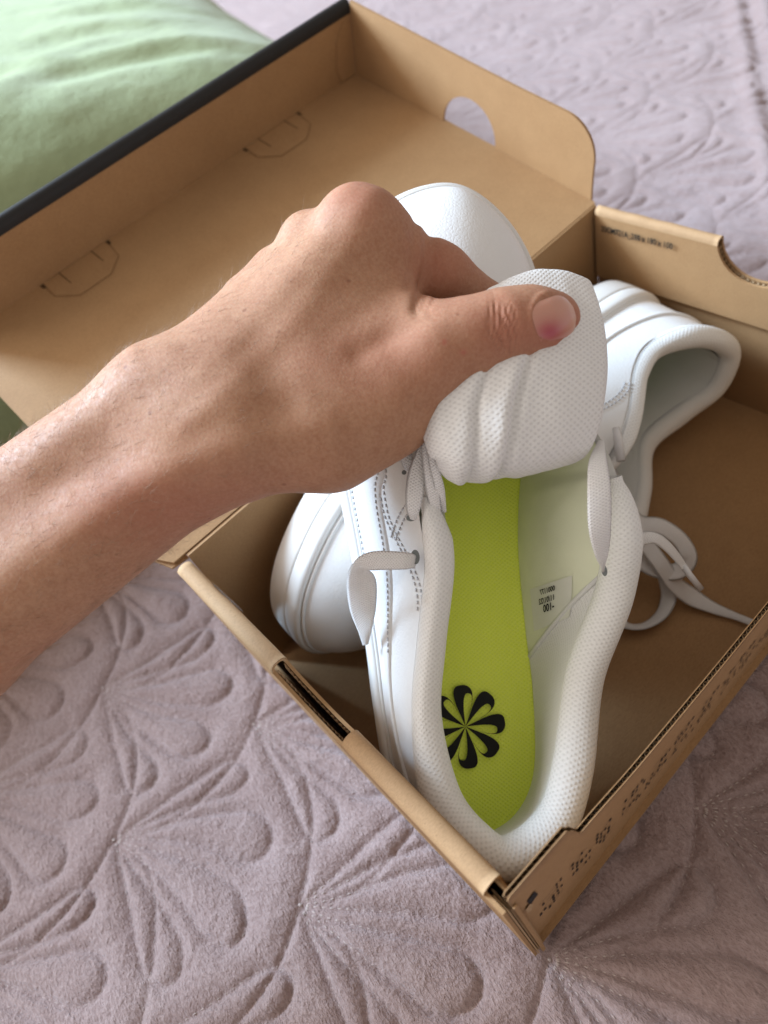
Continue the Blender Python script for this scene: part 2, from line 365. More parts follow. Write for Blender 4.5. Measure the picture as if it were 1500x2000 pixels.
def build_bed():
    xs = axis(-900, -190, 190, 1500, 0.95, 1.03, 12); ys = axis(-700, -110, 280, 2300, 0.95, 1.03, 12)
    X, Y = np.meshgrid(xs, ys, indexing='ij'); Z = bed_height(X, Y)
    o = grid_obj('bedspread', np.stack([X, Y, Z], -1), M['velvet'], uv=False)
    tag(o, kind='structure')
    # thread of the quilting seams, standing proud where the seams of a fan run together
    d_ax = A(.51, -.86); r_ax = A(.86, .51); pos = []; rr = np.random.default_rng(4)
    for i in range(-3, 5):
        for j in range(-4, 4):
            for hf in (0, .5):
                c0 = A(-54, 85) + r_ax * 136 * (i + hf) + d_ax * 102 * (j + hf)
                if not (-230 < c0[0] < 330 and -190 < c0[1] < 420): continue
                for k, sm_ in enumerate(SEAMS):
                    q = resample(sm_, max(6, int(len(sm_) / 3.4))); w_ = c0 + q[:, :1] * r_ax + q[:, 1:] * d_ax
                    w_ = w_ - 5 * np.stack([vnoise(w_[:, 0] / 70, w_[:, 1] / 70, 3), vnoise(w_[:, 0] / 70 + 9, w_[:, 1] / 70, 4)], 1)
                    t_ = np.gradient(w_, axis=0); t_ /= np.linalg.norm(t_, axis=1)[:, None] + 1e-9
                    for p, t, ap in zip(w_, t_, np.linalg.norm(q, axis=1)): pos.append((*p, *t, 1.0 - .5 * float(sm(np.array(ap), 18, 50))))
    pos = np.array(pos); ins = (pos[:, 0] > -3) & (pos[:, 0] < 287) & (pos[:, 1] > -2) & (pos[:, 1] < 183); pos = pos[~ins]
    z = bed_height(pos[:, 0], pos[:, 1]); L_ = 1.1; r_ = .27 * pos[:, 4:5]
    p0 = np.c_[pos[:, 0] - pos[:, 2] * L_, pos[:, 1] - pos[:, 3] * L_, z - .05]; p1 = np.c_[pos[:, 0] + pos[:, 2] * L_, pos[:, 1] + pos[:, 3] * L_, z - .05]; pm = np.c_[pos[:, 0], pos[:, 1], z + .28 * pos[:, 4]]
    sd = np.c_[-pos[:, 3], pos[:, 2], 0 * z] * r_; upv = np.c_[0 * z, 0 * z, r_[:, 0] * 1.4]
    V = np.stack([p0, pm + sd, pm + upv, pm - sd, p1], 1).reshape(-1, 3); b = np.arange(len(pos))[:, None, None] * 5
    f = (b + np.array([[0, 1, 2], [0, 2, 3], [4, 2, 1], [4, 3, 2]])[None]).reshape(-1, 3)
    st_ = mesh_obj('quilt_stitching', V, f, M['bed_thread'], o); tag(st_, kind='stuff')
    return o
build_bed()

def build_pillow():
    # plump cushion standing behind the lid: footprint inset from a rounded quadrilateral
    gx = np.linspace(-1, 1, 190); gy = np.linspace(-1, 1, 170); U, V = np.meshgrid(gx, gy, indexing='ij')
    c00, c10, c11, c01 = A(-520, 395), A(404, 398), A(560, 980), A(-430, 1010)
    a, b = (U + 1)[..., None] / 2, (V + 1)[..., None] / 2
    XY = c00 * (1 - a) * (1 - b) + c10 * a * (1 - b) + c11 * a * b + c01 * (1 - a) * b
    pinch = .035 * (U ** 2 - 1) * V; XY[..., 1] += 900 * pinch * .5; XY[..., 0] += 900 * .03 * (V ** 2 - 1) * U
    X, Y = XY[..., 0], XY[..., 1]
    dx = (1 - np.abs(U)) * 450; dy = (1 - np.abs(V)) * 300
    px_ = np.sqrt(1 - (1 - np.clip(dx / 170, 0, 1)) ** 2.2); py_ = np.sqrt(1 - (1 - np.clip(dy / 150, 0, 1)) ** 2.2)
    H = 205 - .20 * (X - 20) + .10 * (Y - 450)
    Z = H * px_ * py_
    ed = px_ * py_
    wr = 9 * vnoise(X / 120 + Y / 170, Y / 110 - X / 260, 31) + 4 * fbm(X / 60 + Y / 90, Y / 42 - X / 150, 33, 3)
    for (x0, y0, x1, y1, am, wd) in ((150, 560, 320, 520, 15, 11), (90, 520, 250, 600, 10, 15), (60, 640, 200, 560, 11, 14), (180, 640, 300, 600, 9, 12), (230, 700, 340, 640, 8, 12), (-60, 520, 120, 470, 8, 16), (40, 470, 190, 450, 6, 14)):
        t = np.clip(((X - x0) * (x1 - x0) + (Y - y0) * (y1 - y0)) / ((x1 - x0) ** 2 + (y1 - y0) ** 2), 0, 1)
        qx, qy = X - x0 - t * (x1 - x0), Y - y0 - t * (y1 - y0) - 10 * np.sin(t * np.pi); d = np.hypot(qx, qy); sg = np.sign(qy)
        wr += am * np.sin(np.pi * np.clip(t, .06, .94)) * (np.exp(-(d / wd) ** 2) - .9 * np.exp(-((d * sg + 1.9 * wd) / wd) ** 2))
    Z = Z + .28 * wr * ed
    top = np.stack([X, Y, np.maximum(Z, 0)], -1); bot = np.stack([X, Y, -3 * ed - 1], -1)
    V0 = np.concatenate([top.reshape(-1, 3), bot.reshape(-1, 3)]); n, m = U.shape
    f = np.concatenate([grid_faces(n, m)[:, ::-1], grid_faces(n, m, base=n * m)])
    o = mesh_obj('pillow', V0, f, M['pillow'])
    return tag(o, 'soft pale green pillow with creased cotton cover behind the box lid', 'pillow')
build_pillow()

# ------------------------------------------------------------------ shoe box
BX, BY, BZ = 284.0, 180.0, 100.0
def text_mesh(body, size, to3d):
    cu = bpy.data.curves.new('t', 'FONT'); cu.body = body; cu.size = size; cu.resolution_u = 3; cu.offset = .022 * size
    o = bpy.data.objects.new('t', cu); COL.objects.link(o); dg = bpy.context.evaluated_depsgraph_get(); dg.update()
    me = bpy.data.meshes.new_from_object(o.evaluated_get(dg)); V = [to3d(p.co.x, p.co.y) for p in me.vertices]; F = [list(p.vertices) for p in me.polygons]
    bpy.data.objects.remove(o); bpy.data.curves.remove(cu); bpy.data.meshes.remove(me); return V, F
def arc(c, r, a0, a1, n, ry=None):
    a = np.radians(np.linspace(a0, a1, n)); return [(c[0] + r * math.cos(t), c[1] + (ry or r) * math.sin(t)) for t in a]
def build_box():
    root = empty('shoe_box', (BX / 2, BY / 2, 0))
    tag(root, 'open brown cardboard shoe box with black lid edge lying on the mauve bedspread', 'box')
    def part(name, VF, mat='kraft', parent=root, smooth=False): return mesh_obj(name, VF[0], VF[1], M[mat], parent, smooth)
    part('floor_panel', box_vf((1.7, 1, .4), (BX - 1, BY, 1.6)))
    part('back_wall', box_vf((7.2, BY, 0.2), (BX - .5, BY + 1.5, BZ - .4)))
    # end walls: two panels, rolled over the top, with a half round finger notch
    NC, NR = 89.0, 20.5
    def end_wall(x_out, x_in, name, y_end):
        g = 1 if x_in > x_out else -1
        w = part(name, ([], []), 'kraft') if False else None
        def outline(ztop, zbot, ya, yb, r):
            a = [(ya, zbot), (yb, zbot), (yb, ztop)] + [(NC + r * math.cos(t), ztop + 3 - r * math.sin(t) * .92) for t in np.linspace(.16, math.pi - .16, 22)] + [(ya, ztop)]
            return a
        ow = part(name, sheet(outline(BZ - 3, .2, .2, BY - .2, NR), 1.3 * g, lambda a, b, c: (x_out + c, a, b)))
        iw = part('folded_panel', sheet(outline(BZ - 3, 2 if g > 0 else 59, y_end, BY - 2.2, NR), -1.3 * g, lambda a, b, c: (x_in + c, a, b)), parent=ow)
        cx = (x_out + x_in) / 2; rx = abs(x_in - x_out) / 2
        for ya, yb in ((y_end, NC - NR * .985), (NC + NR * .985, BY - 2.2)):
            ys = np.linspace(ya, yb, 24); a = np.linspace(0, np.pi, 13)
            P = np.stack([np.stack([cx + (rx + .12) * np.cos(a) * -g, np.full(13, y), BZ - 3.2 + (3.6 + .25 * vnoise(y / 9, x_out, 5)) * np.sin(a) ** .75], 1) for y in ys])
            Pi = P.copy(); Pi[..., 0] = cx + (P[..., 0] - cx) * .62; Pi[..., 2] = BZ - 3.2 + (P[..., 2] - BZ + 3.2) * .62
            V = np.concatenate([P.reshape(-1, 3), Pi.reshape(-1, 3)]); nn = 24 * 13
            f = grid_faces(24, 13).tolist() + grid_faces(24, 13, base=nn)[:, ::-1].tolist()
            for i in (0, 23):
                for j in range(12): f.append([i * 13 + j, i * 13 + j + 1, nn + i * 13 + j + 1, nn + i * 13 + j])
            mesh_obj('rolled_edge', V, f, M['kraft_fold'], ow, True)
        # corrugated lining of the fold, seen in the notch
        fl = []
        for xo in (x_out + 1.5 * g, x_in - 1.5 * g - .9 * g):
            t = np.linspace(.2, math.pi - .2, 90)
            V = []; F = []
            for i, tt in enumerate(t):
                r0 = NR + .2; y = NC + r0 * math.cos(tt); z = BZ - r0 * math.sin(tt) * .92
                off = .45 * math.sin(i * 1.55) * g
                V += [(xo + .45 * g + off, y, z), (xo + .45 * g + off, y, z - 3)]
            for i in range(len(t) - 1): F.append([2 * i, 2 * i + 2, 2 * i + 3, 2 * i + 1])
            fl.append((V, F))
        part('fluting', join(fl), 'kraft_edge', ow)
        return ow
    lw = end_wall(-.6, 6.4, 'end_wall', 7.0)
    rw = end_wall(BX + .8, BX - 4.6, 'end_wall', 3.0)
    # open corner of the left wall: bare flap ends standing in the fold
    part('flap_end', join([box_vf((1.9, .4, 1), (2.5, 7.5, 92)), box_vf((4.2, 1.2, 1), (5.0, 9, 96)), box_vf((.9, -.2, 1), (1.5, 5.6, 95.2))]), 'kraft_edge', lw)
    part('flap_end', join([box_vf((2.6, -1.0, 1), (4.1, -.4, 97)), box_vf((5.1, 2.4, 1), (5.7, 8, 95))]), 'kraft', lw)
    # front wall: outer and inner liner with fluting between, low in the middle
    xs = np.linspace(2.6, BX - 2.6, 240)
    def top(x):
        x_ = np.minimum(x, BX - x)
        return np.where(x_ < 27.5, 107.5 - 5 * sm(x_, 25.6, 27.5) ** 2, np.where(x_ < 32, 102.5 - 12.5 * sm(x_, 27.5, 31.5), 90 - 2.5 * sm(x_, 33, 60))) - 2.4 * sm(2.9 - x_ + .8, 0, 1)
    xs = np.sort(np.r_[xs, np.linspace(25, 34, 28), BX - np.linspace(25, 34, 28)])
    zt = top(xs)
    def yw(x, z): return 3.6 * (1 - z / 90) ** 1.2 - 2.6 * np.sin(np.pi * np.clip(x / BX, 0, 1)) * (z / 90) if np.isscalar(z) else 3.6 * np.clip(1 - z / 90, 0, 1) ** 1.2 - 2.6 * np.sin(np.pi * np.clip(x / BX, 0, 1)) * np.clip(z / 90, 0, 1.1)
    def liner(y0, y1):
        t = np.linspace(0, 1, 14); X = np.repeat(xs[:, None], 14, 1); Z = zt[:, None] * t[None]; Y = yw(X, Z)
        P0 = np.stack([X, Y + y0, Z], -1); P1 = np.stack([X, Y + y1, Z], -1); n = len(xs)
        V = np.concatenate([P0.reshape(-1, 3), P1.reshape(-1, 3)]); f = grid_faces(n, 14).tolist() + grid_faces(n, 14, base=n * 14)[:, ::-1].tolist()
        for i in range(n - 1):
            a = i * 14 + 13; b = a + 14; f.append([a, b, b + n * 14, a + n * 14])
        for i in (0, n - 1):
            for j in range(13): f.append([i * 14 + j, i * 14 + j + 1, n * 14 + i * 14 + j + 1, n * 14 + i * 14 + j])
        return V, f
    fw = part('front_wall', liner(0, .32), 'kraft', root, True)
    part('inner_liner', liner(1.5, 1.82), 'kraft', fw, True)
    xf = np.arange(3, BX - 3, .34); V = []; F = []
    for i, x in enumerate(xf):
        z = float(top(A(x))[0]) - .15; y = float(yw(A(x), A(z))[0]) + .91 + .58 * math.sin(x * 2 * math.pi / 2.15)
        V += [(x, y, z), (x, y, z - 4)]
        if i: F.append([2 * i - 2, 2 * i, 2 * i + 1, 2 * i - 1])
    part('fluting', (V, F), 'kraft_edge', fw)
    # small punched hole near the corner and broken print along the wall
    def on_front(x, z, d=-.28): return (x, float(yw(A(x), A(z))[0]) + d, z)
    V = [on_front(x, z) for x, z in ((7.0, 85.0), (10.4, 87.0), (11.2, 78.5), (7.6, 76.5))]
    part('punched_hole', (V, [[0, 1, 2, 3]]), 'ink', fw)
    V = [on_front(x, z, -.5) for x, z in ((5.4, 79), (7.5, 80), (8.2, 74), (6.8, 69), (5.6, 72))]
    part('torn_paper', (V, [[0, 1, 2, 3, 4]]), 'kraft_edge', fw)
    r = random.Random(5); pr = []
    x = 9.0
    while x < 262:
        wd = r.uniform(11.0, 12.2); z0, z1 = 36.0, 57.0
        def dash(xa, za, xb, zb, th):
            d = np.hypot(xb - xa, zb - za) + 1e-6; nx, nz = -(zb - za) / d * th / 2, (xb - xa) / d * th / 2
            pr.append(([on_front(xa + nx, za + nz), on_front(xa - nx, za - nz), on_front(xb - nx, zb - nz), on_front(xb + nx, zb + nz)], [[0, 1, 2, 3]]))
        rows_ = (-1.5, 5.0, 11.5, 18.0, 24.0)
        for zz in rows_:                          # level hairlines
            xa = x + r.uniform(0, wd * .4); dash(xa, z0 + zz, min(x + wd, xa + wd * r.uniform(.4, .8)), z0 + zz + r.uniform(-1.6, 1.6), .36)
        for k in range(17):                                     # heavy stroke ends
            xx, zz = x + wd * r.choice((.04, .22, .4, .6, .8, .97)), z0 + r.choice(rows_) + r.uniform(-.8, .8)
            dash(xx, zz - 1.4, xx + r.uniform(.1, .5), zz + 1.4, r.uniform(.75, 1.3))
        x += wd + r.uniform(2.2, 3.2)
    part('printed_marks', join(pr), 'ink_soft', fw)
    # printed size line on the right wall
    VF = text_mesh('20CM721A_288 x 180 x 100', 4.7, lambda x, y: (BX - 6.0, 173.2 - x * .76, 89.3 + y + x * .012))
    part('printed_text', VF, 'ink', rw)
    # round clear seal stuck inside the left wall
    a = np.linspace(0, 2 * np.pi, 28, endpoint=False)
    V = [(7.2 - .9 * math.sin(t), 155 + 8.5 * math.cos(t), 91.5 + 8.3 * math.sin(t)) for t in a]
    part('round_seal', (V, [list(range(28))]), 'tape', lw)

    # ---- lid, hinged on the back wall and raised 15 degrees
    t = math.radians(15); ey = A(0, math.cos(t), math.sin(t)); ez = A(0, -math.sin(t), math.cos(t)); O1 = A(0, BY + 1, BZ)
    def L3(x, s, h): return tuple(O1 + A(x, 0, 0) + ey * s + ez * h)
    lid = part('lid_panel', sheet([(-4, 9), (1, 1), (BX + .2, 0), (BX + 2, 4), (BX + 2, 184), (-5, 184)], -1.5, lambda a, b, c: L3(a, b, c)))
    part('hinge_flap', sheet([(-4.5, 9.5), (-1, .5), (7, -.5), (7, 6)], 1.2, lambda a, b, c: L3(a, b, c - 3.0)), 'kraft', lid)
    # right flap with a rounded corner and a half round thumb hole at the fold
    out = [(3.2, .1)] + [(5.2, 12), (6.2, 20)] + arc((27, 17.5), 21, 172, 90, 16) + [(60, 38.6), (100, 39.3), (140, 40.3), (183.2, 41.2), (183.2, .1), (109.5, .1)] + arc((89.6, 0), 20, 2, 178, 22, 20.5) + [(69.5, .1)]
    part('lid_side_flap', sheet(out, 1.5, lambda a, b, c: L3(BX + .5 + c + .02 * b, a, b)), 'kraft', lid)
    # far wall: inner face, rolled black top and outer face
    part('lid_front_wall', sheet([(-4, 0), (BX + 1.9, 0), (BX + 1.9, 35), (-4, 35)], 1.4, lambda a, b, c: L3(a, 184 + c, b)), 'kraft', lid)
    xs_ = np.linspace(-5, BX + 2.4, 40); aa = np.linspace(0, np.pi, 12); P = []
    for x in xs_:
        row = [(x, 184.2, 31.6)] + [(x, 188 - 4.0 * math.cos(q), 36.4 + 4.4 * math.sin(q) + .25 * float(vnoise(A(x / 30), A(.5), 8)[0])) for q in aa] + [(x, 192, 31), (x, 192, 0), (x, 192, -1.6), (x, 186, -1.8)]
        row[0] = (x, 183.8, 34.6)
        P.append([L3(*p) for p in row])
    part('black_edge', (np.array(P).reshape(-1, 3), grid_faces(40, len(P[0])).tolist()), 'black_card', lid, True)
    # glue flap folded into the far corner
    part('corner_flap', sheet([(BX - .5, .4), (BX - 12, .4), (BX - 14.5, 9), (BX - 12, 24), (BX - 6, 32), (BX - .5, 33)], .7, lambda a, b, c: L3(a, 183.9 - c, b)), 'kraft', lid)
    # locking tabs pressed through the lid
    for xc in (71.7, 213.8):
        o = [(xc - 21.5, 183.6), (xc - 21.6, 171), (xc - 12, 160.8), (xc + 8.5, 160.8), (xc + 19, 169), (xc + 21, 183.6)]
        c_ = np.mean(o, axis=0)
        part('locking_tab', sheet([tuple(c_ + (np.array(p) - c_) * .955) for p in o], .35, lambda a, b, c: L3(a, b, c + .05)), 'kraft', lid)
        gr = []; cr_ = []
        q = np.array(o)
        for i in range(len(q) - 1):
            p0, p1 = q[i], q[i + 1]; d = p1 - p0; d /= np.linalg.norm(d); nn = A(-d[1], d[0]) * .17
            cr_.append(([L3(*(p0 + nn), .12), L3(*(p1 + nn), .12), L3(*(p1 - nn), .12), L3(*(p0 - nn), .12)], [[0, 1, 2, 3]]))
        for s_ in (-10.6, 10.6):
            gr.append(([L3(xc + s_ - .35, 183.7, .5), L3(xc + s_ + .35, 183.7, .5), L3(xc + s_ + .6, 172, .5), L3(xc + s_ + .1, 172, .5)], [[0, 1, 2, 3]]))
        for s_ in (-21.8, 21):
            gr.append(([L3(xc + s_ - 1.2, 183.8, .3), L3(xc + s_ + 1.2, 183.8, .3), L3(xc + s_ + .8, 180.2, .3), L3(xc + s_ - .8, 180.2, .3)], [[0, 1, 2, 3]]))
        part('tab_slot', join(gr), 'hole_card', lid)['kind'] = 'stuff'; part('pressed_line', join(cr_), 'crease_card', lid)
    return root
M['crease_card'] = plain('pressed_crease', (.20, .112, .05), .9, .1)
M['hole_card'] = plain('slot_in_card', (.085, .05, .026), .9, .1)
build_box()

# ------------------------------------------------------------------ shoes
class Frame:
    def __init__(self, O, u, v, w): self.O, self.u, self.v, self.w = map(lambda a: np.asarray(a, float), (O, u, v, w))
    def __call__(self, P):
        P = np.asarray(P, float); return self.O + P[..., 0:1] * self.u + P[..., 1:2] * self.v + P[..., 2:3] * self.w
    def px(self, x, y, w):                       # where the line of sight through (x, y) meets height w over the sole
        p = plane_pt(x, y, self.O + w * self.w, self.w) - self.O; return A(p @ self.u, p @ self.v, p @ self.w)
SOLE = A((2, 0), (8, 18), (25, 29), (55, 31), (85, 30), (115, 30), (145, 34), (175, 41), (205, 45), (232, 42), (255, 30), (270, 12), (268, -8), (255, -26), (232, -39), (205, -46), (175, -46), (145, -43), (116, -39), (80, -35), (53, -33), (26, -29), (9, -18))
RIM_OPEN = A((12, 3, 63), (20, 19, 61), (36, 28, 58), (66, 39, 49), (94, 51, 53), (119, 52, 63), (141, 46, 68), (160, 36, 67), (176, 24, 65), (186, 12, 63), (190, 5, 62), (192, 0, 62), (190, -6, 62), (185, -13, 63), (174, -20, 64), (156, -21, 66), (138, -16, 68), (124, -16, 66), (106, -14, 60), (80, -17, 51), (55, -20, 50), (30, -16, 55), (17, -7, 61))
RIM_SHUT = A((10, 0, 66), (17, 17, 64), (34, 25, 58), (62, 27, 57), (88, 26, 75), (112, 23, 87), (138, 19, 86), (160, 15, 77), (176, 12, 70), (186, 8, 64), (190, 4, 62), (192, 0, 61), (190, -5, 62), (185, -9, 64), (174, -13, 70), (156, -16, 77), (136, -19, 82), (112, -22, 80), (90, -25, 71), (68, -27, 57), (50, -27, 52), (30, -23, 58), (15, -12, 64))
SOLE[:, 0] = np.where(SOLE[:, 0] > 200, 200 + (SOLE[:, 0] - 200) * .90, SOLE[:, 0])
NS = 10
def build_shoe(name, FR, label, group, RIMC, first):
    fat = 1.0 if first else .8
    root = empty(name, FR(A(120, 0, 20))); tag(root, label, 'sneaker', group)
    ring = catmull(SOLE, NS, True); rim = catmull(RIMC, NS, True); N = len(ring)
    # local outline normals
    T = np.roll(ring, -1, 0) - np.roll(ring, 1, 0); T /= np.linalg.norm(T, axis=1)[:, None]; NO = np.stack([T[:, 1], -T[:, 0]], 1)
    if (NO * (ring - ring.mean(0))).sum() < 0: NO = -NO
    def lvl(off, w): return np.concatenate([ring + NO * off, np.full((N, 1), 1.0) * w], 1)
    toe_spring = 9 * sm(ring[:, 0], 185, 262) ** 1.5
    def go(nm, Ps, mat, cm=True, parent=root, flip=False, uv=True): return grid_obj(nm, FR(np.stack(Ps)), M[mat], parent, False, cm, True, uv, flip)
    def lift(P): P = P.copy(); P[:, 2] += toe_spring; return P
    # cup sole
    lv = [(-30, 0.2), (-14, 0), (-4, 0), (-1, .8), (.3, 2.5), (.6, 8), (.6, 13.2), (.3, 14.1), (-.5, 14.5), (.3, 14.9), (.5, 16), (.4, 20.5), (-.2, 22.2), (-1.4, 23.0), (-3.6, 22.6), (-4, 21)]
    go('midsole', [lift(lvl(a, b)) for a, b in lv], 'rubber')
    # upper shell
    st = np.arange(N) / NS
    tw = np.exp(-((st - 11.2) / 2.6) ** 2)                      # 1 at the toe
    A0 = lift(lvl(-2.6, 22.3)); B0 = rim.copy()
    outn = np.concatenate([NO, np.zeros((N, 1))], 1)
    k = np.clip(1 - tw, 0, 1)
    B1 = B0 + outn * ((np.where(st > 12, 2.6, 5.0) if first else 3.2) * np.clip(k * 1.3, 0, 1))[:, None] * np.where((st < 5.2) | (st > 16.8), 1.0, .15)[:, None]
    B1[:, 2] -= np.where((st < 5.2) | (st > 16.8), 4.0 if first else 2.0, 0)
    C0 = A0.copy(); f_uv = (.12 + .15 * k)[:, None]; C0[:, :2] += (B1[:, :2] - A0[:, :2]) * f_uv; C0[:, 2] += (B1[:, 2] - A0[:, 2]) * (.55 + .22 * tw)
    Mr = 26; ts = np.linspace(0, 1, Mr); UP = np.stack([(1 - t) ** 2 * A0 + 2 * t * (1 - t) * C0 + t * t * B1 for t in ts])
    upper = go('upper', UP, 'leather')
    def on_upper(s, t, off=.35):
        """point on the upper at station s (0-23) and height t (0-1), pushed outwards"""
        s = np.asarray(s, float); t = np.asarray(t, float); fs = (s * NS) % N; i0 = fs.astype(int); fr = (fs - i0)[:, None]; tt = np.clip(t, 0, 1) * (Mr - 1); j0 = np.minimum(tt.astype(int), Mr - 2); fj = (tt - j0)[:, None]
        g = lambda j, i: UP[j, i % N]
        P = (g(j0, i0) * (1 - fr) + g(j0, i0 + 1) * fr) * (1 - fj) + (g(j0 + 1, i0) * (1 - fr) + g(j0 + 1, i0 + 1) * fr) * fj
        e1 = g(j0, i0 + 1) - g(j0, i0); e2 = g(j0 + 1, i0) - g(j0, i0); nn = np.cross(e1, e2); nn /= np.linalg.norm(nn, axis=1)[:, None] + 1e-9
        c_ = A(120, 0, 20); nn *= np.sign((nn * (P - c_)).sum(1))[:, None]
        return P + nn * off
    def stitches(path, mat='stitch', wd=.32, ln=1.25, gap=.95, nm='stitching', parent=upper):
        """path: fn(m) -> points ; short raised dashes"""
        P = resample(path, 800); d = np.r_[0, np.cumsum(np.linalg.norm(np.diff(P, axis=0), axis=1))]; VF = []
        s = 0.5
        while s + ln < d[-1]:
            a = A(*[np.interp(s, d, P[:, q]) for q in range(3)]); b = A(*[np.interp(s + ln, d, P[:, q]) for q in range(3)])
            t_ = (b - a) / (np.linalg.norm(b - a) + 1e-9); n1 = np.cross(t_, A(.3, .2, .9)); n1 /= np.linalg.norm(n1); n2 = np.cross(t_, n1)
            V = [a + n1 * wd, a + n2 * wd, a - n1 * wd, a - n2 * wd, b + n1 * wd, b + n2 * wd, b - n1 * wd, b - n2 * wd]
            VF.append(([tuple(p) for p in FR(np.array(V))], [[0, 1, 5, 4], [1, 2, 6, 5], [2, 3, 7, 6], [3, 0, 4, 7], [3, 2, 1, 0], [4, 5, 6, 7]])); s += ln + gap
        return VF
    # padded knit collar, from one front corner round the heel to the other
    idx = (np.arange(int(16.7 * NS) - N, int(5.6 * NS) + 1)) % N
    path = rim[idx]; n = len(path); Tt = np.gradient(path, axis=0); Tt /= np.linalg.norm(Tt, axis=1)[:, None]
    ow = np.concatenate([NO[idx], np.zeros((n, 1))], 1); ow -= Tt * (ow * Tt).sum(1)[:, None]; ow /= np.linalg.norm(ow, axis=1)[:, None]; uw = np.cross(ow, Tt); uw *= np.sign(uw[:, 2:3])
    end = np.clip(np.minimum(np.arange(n), n - 1 - np.arange(n)) / 9.0, .12, 1) ** .5
    heel = np.exp(-((np.arange(n) - n * .42) / 28.0) ** 2)
    a = np.linspace(0, 2 * np.pi, 28, endpoint=False)
    left = sm(np.arange(n), 0, 4) * (1 - sm(np.arange(n), n * .26, n * .36))
    ro, ri, ru = (6.8 - 3.4 * left) * end, (6.6 + .5 * (1 - left) * (1 - heel)) * end, (6.6 + .6 * heel) * end
    ro, ri, ru = ro * fat, ri * fat, ru * fat
    ca, sa = np.cos(a), np.sin(a)
    TUB = path[:, None] + np.where(ca[None] > 0, ro[:, None] * ca[None], ri[:, None] * ca[None])[..., None] * ow[:, None] + (ru[:, None] * sa[None])[..., None] * uw[:, None]
    wob = .35 * vnoise(np.arange(n)[:, None] / 7.0, a[None] * 1.2, 41); TUB = TUB + wob[..., None] * uw[:, None]
    grid_obj('collar', FR(TUB), M['knit'], root, False, True)
    # lining from the collar down to the insole: knit at the heel, smooth lining further forward
    INS = ring + NO * (-4.2); I0 = np.concatenate([INS, np.full((N, 1), 21.0)], 1); I0[:, 2] += toe_spring * .6
    BL = rim - outn * 5.8; BL[:, 2] -= 2.0
    BL[(st > 5.6) & (st < 16.7)] = (rim - outn * 1.2)[(st > 5.6) & (st < 16.7)] - A(0, 0, 2.0)
    CL = .5 * (I0 + BL) + outn * (-.8 + 1.6 * sm(st, 3.5, 5.5) * (1 - sm(st, 16.5, 18.5)))[:, None]; CL[:, 2] -= 1.5
    fw_ = (sm(st, 3.3, 4.6) * (1 - sm(st, 17.4, 18.6)))[:, None]
    C2 = I0 + (BL - I0) * A(.22, .22, .62) - outn * .8; CL = CL * (1 - fw_) + C2 * fw_
    Lr = 26; LN = np.stack([(1 - t) ** 2 * I0 + 2 * t * (1 - t) * CL + t * t * BL for t in np.linspace(0, 1, Lr)])
    LN[..., 2] += 0
    # moulded contour lines of the arch side
    for s0, dd in ((5.1, .5), (6.0, .4)):
        LN -= outn[None] * (dd * np.exp(-((st - s0)[None] - .9 * np.abs(np.linspace(-.2, 1, Lr)[:, None] - .35)) ** 2 / .006) * np.clip(np.linspace(0, 1.6, Lr), 0, 1)[:, None])[..., None]
    fL = grid_faces(Lr, N, False, True); cen = LN.reshape(-1, 3)[fL].mean(1); kn = cen[:, 0] < 70 + .95 * (cen[:, 2] - 22)
    uvL = grid_uv(LN)
    mesh_obj('heel_lining', FR(LN).reshape(-1, 3), fL[kn], M['knit'], root, True, uvL)
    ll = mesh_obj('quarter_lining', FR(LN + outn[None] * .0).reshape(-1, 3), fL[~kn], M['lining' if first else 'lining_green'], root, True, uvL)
    for sd in (range(int(3.2 * NS), int(5.3 * NS)), range(int(16.6 * NS), int(19.4 * NS))):
        pl = []
        for i in sd:
            L_ = LN[:, i]; f_ = L_[:, 0] - 70 - .95 * (L_[:, 2] - 22); x_ = np.where(np.diff(np.sign(f_)) != 0)[0]
            if len(x_): k_ = x_[0]; fr_ = f_[k_] / (f_[k_] - f_[k_ + 1]); pl.append(L_[k_] * (1 - fr_) + L_[k_ + 1] * fr_ - outn[i] * .3)
        if len(pl) > 4: tube('lining_welt', FR(np.array(pl)), .95, M['knit'], root, 7)
    def on_lining(s, t, off=.4):
        fs = (s * NS) % N; i0 = int(fs); fr = fs - i0; tt = t * (Lr - 1); j0 = min(int(tt), Lr - 2); fj = tt - j0
        g = lambda a, b: LN[a, b % N] + outn[b % N] * (.5 - off)
        return (g(j0, i0) * (1 - fr) + g(j0, i0 + 1) * fr) * (1 - fj) + (g(j0 + 1, i0) * (1 - fr) + g(j0 + 1, i0 + 1) * fr) * fj
    # insole with rounded edge
    for_ins = []
    for sc_, dz in ((0.0, .0), (.5, .0), (.8, 0), (.93, .25), (.985, .3), (1.0, -.6)):
        c0 = np.stack([np.clip(ring[:, 0], 24, 240), 0 * ring[:, 0] - (ring[:, 0] * .0)], 1); P = c0 + (ring + NO * -3.6 - c0) * sc_
        for_ins.append(np.concatenate([P, (22 + toe_spring * .6 * sc_ + dz + 1.2 * (sc_ > .85))[:, None]], 1))
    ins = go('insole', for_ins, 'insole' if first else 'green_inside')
    # planar UV for the insole weave
    lay = ins.data.uv_layers[0]; ix = np.empty(len(ins.data.loops), np.int32); ins.data.loops.foreach_get('vertex_index', ix)
    lay.data.foreach_set('uv', np.concatenate(for_ins)[:, :2][ix].astype(np.float32).ravel())
    # heel tab
    s_ = np.linspace(-.55, .55, 8); G = np.stack([on_upper(s_ % 23, np.full(8, t), 1.0) for t in np.linspace(.45, 1, 8)]); go('heel_tab', G, 'leather', False)
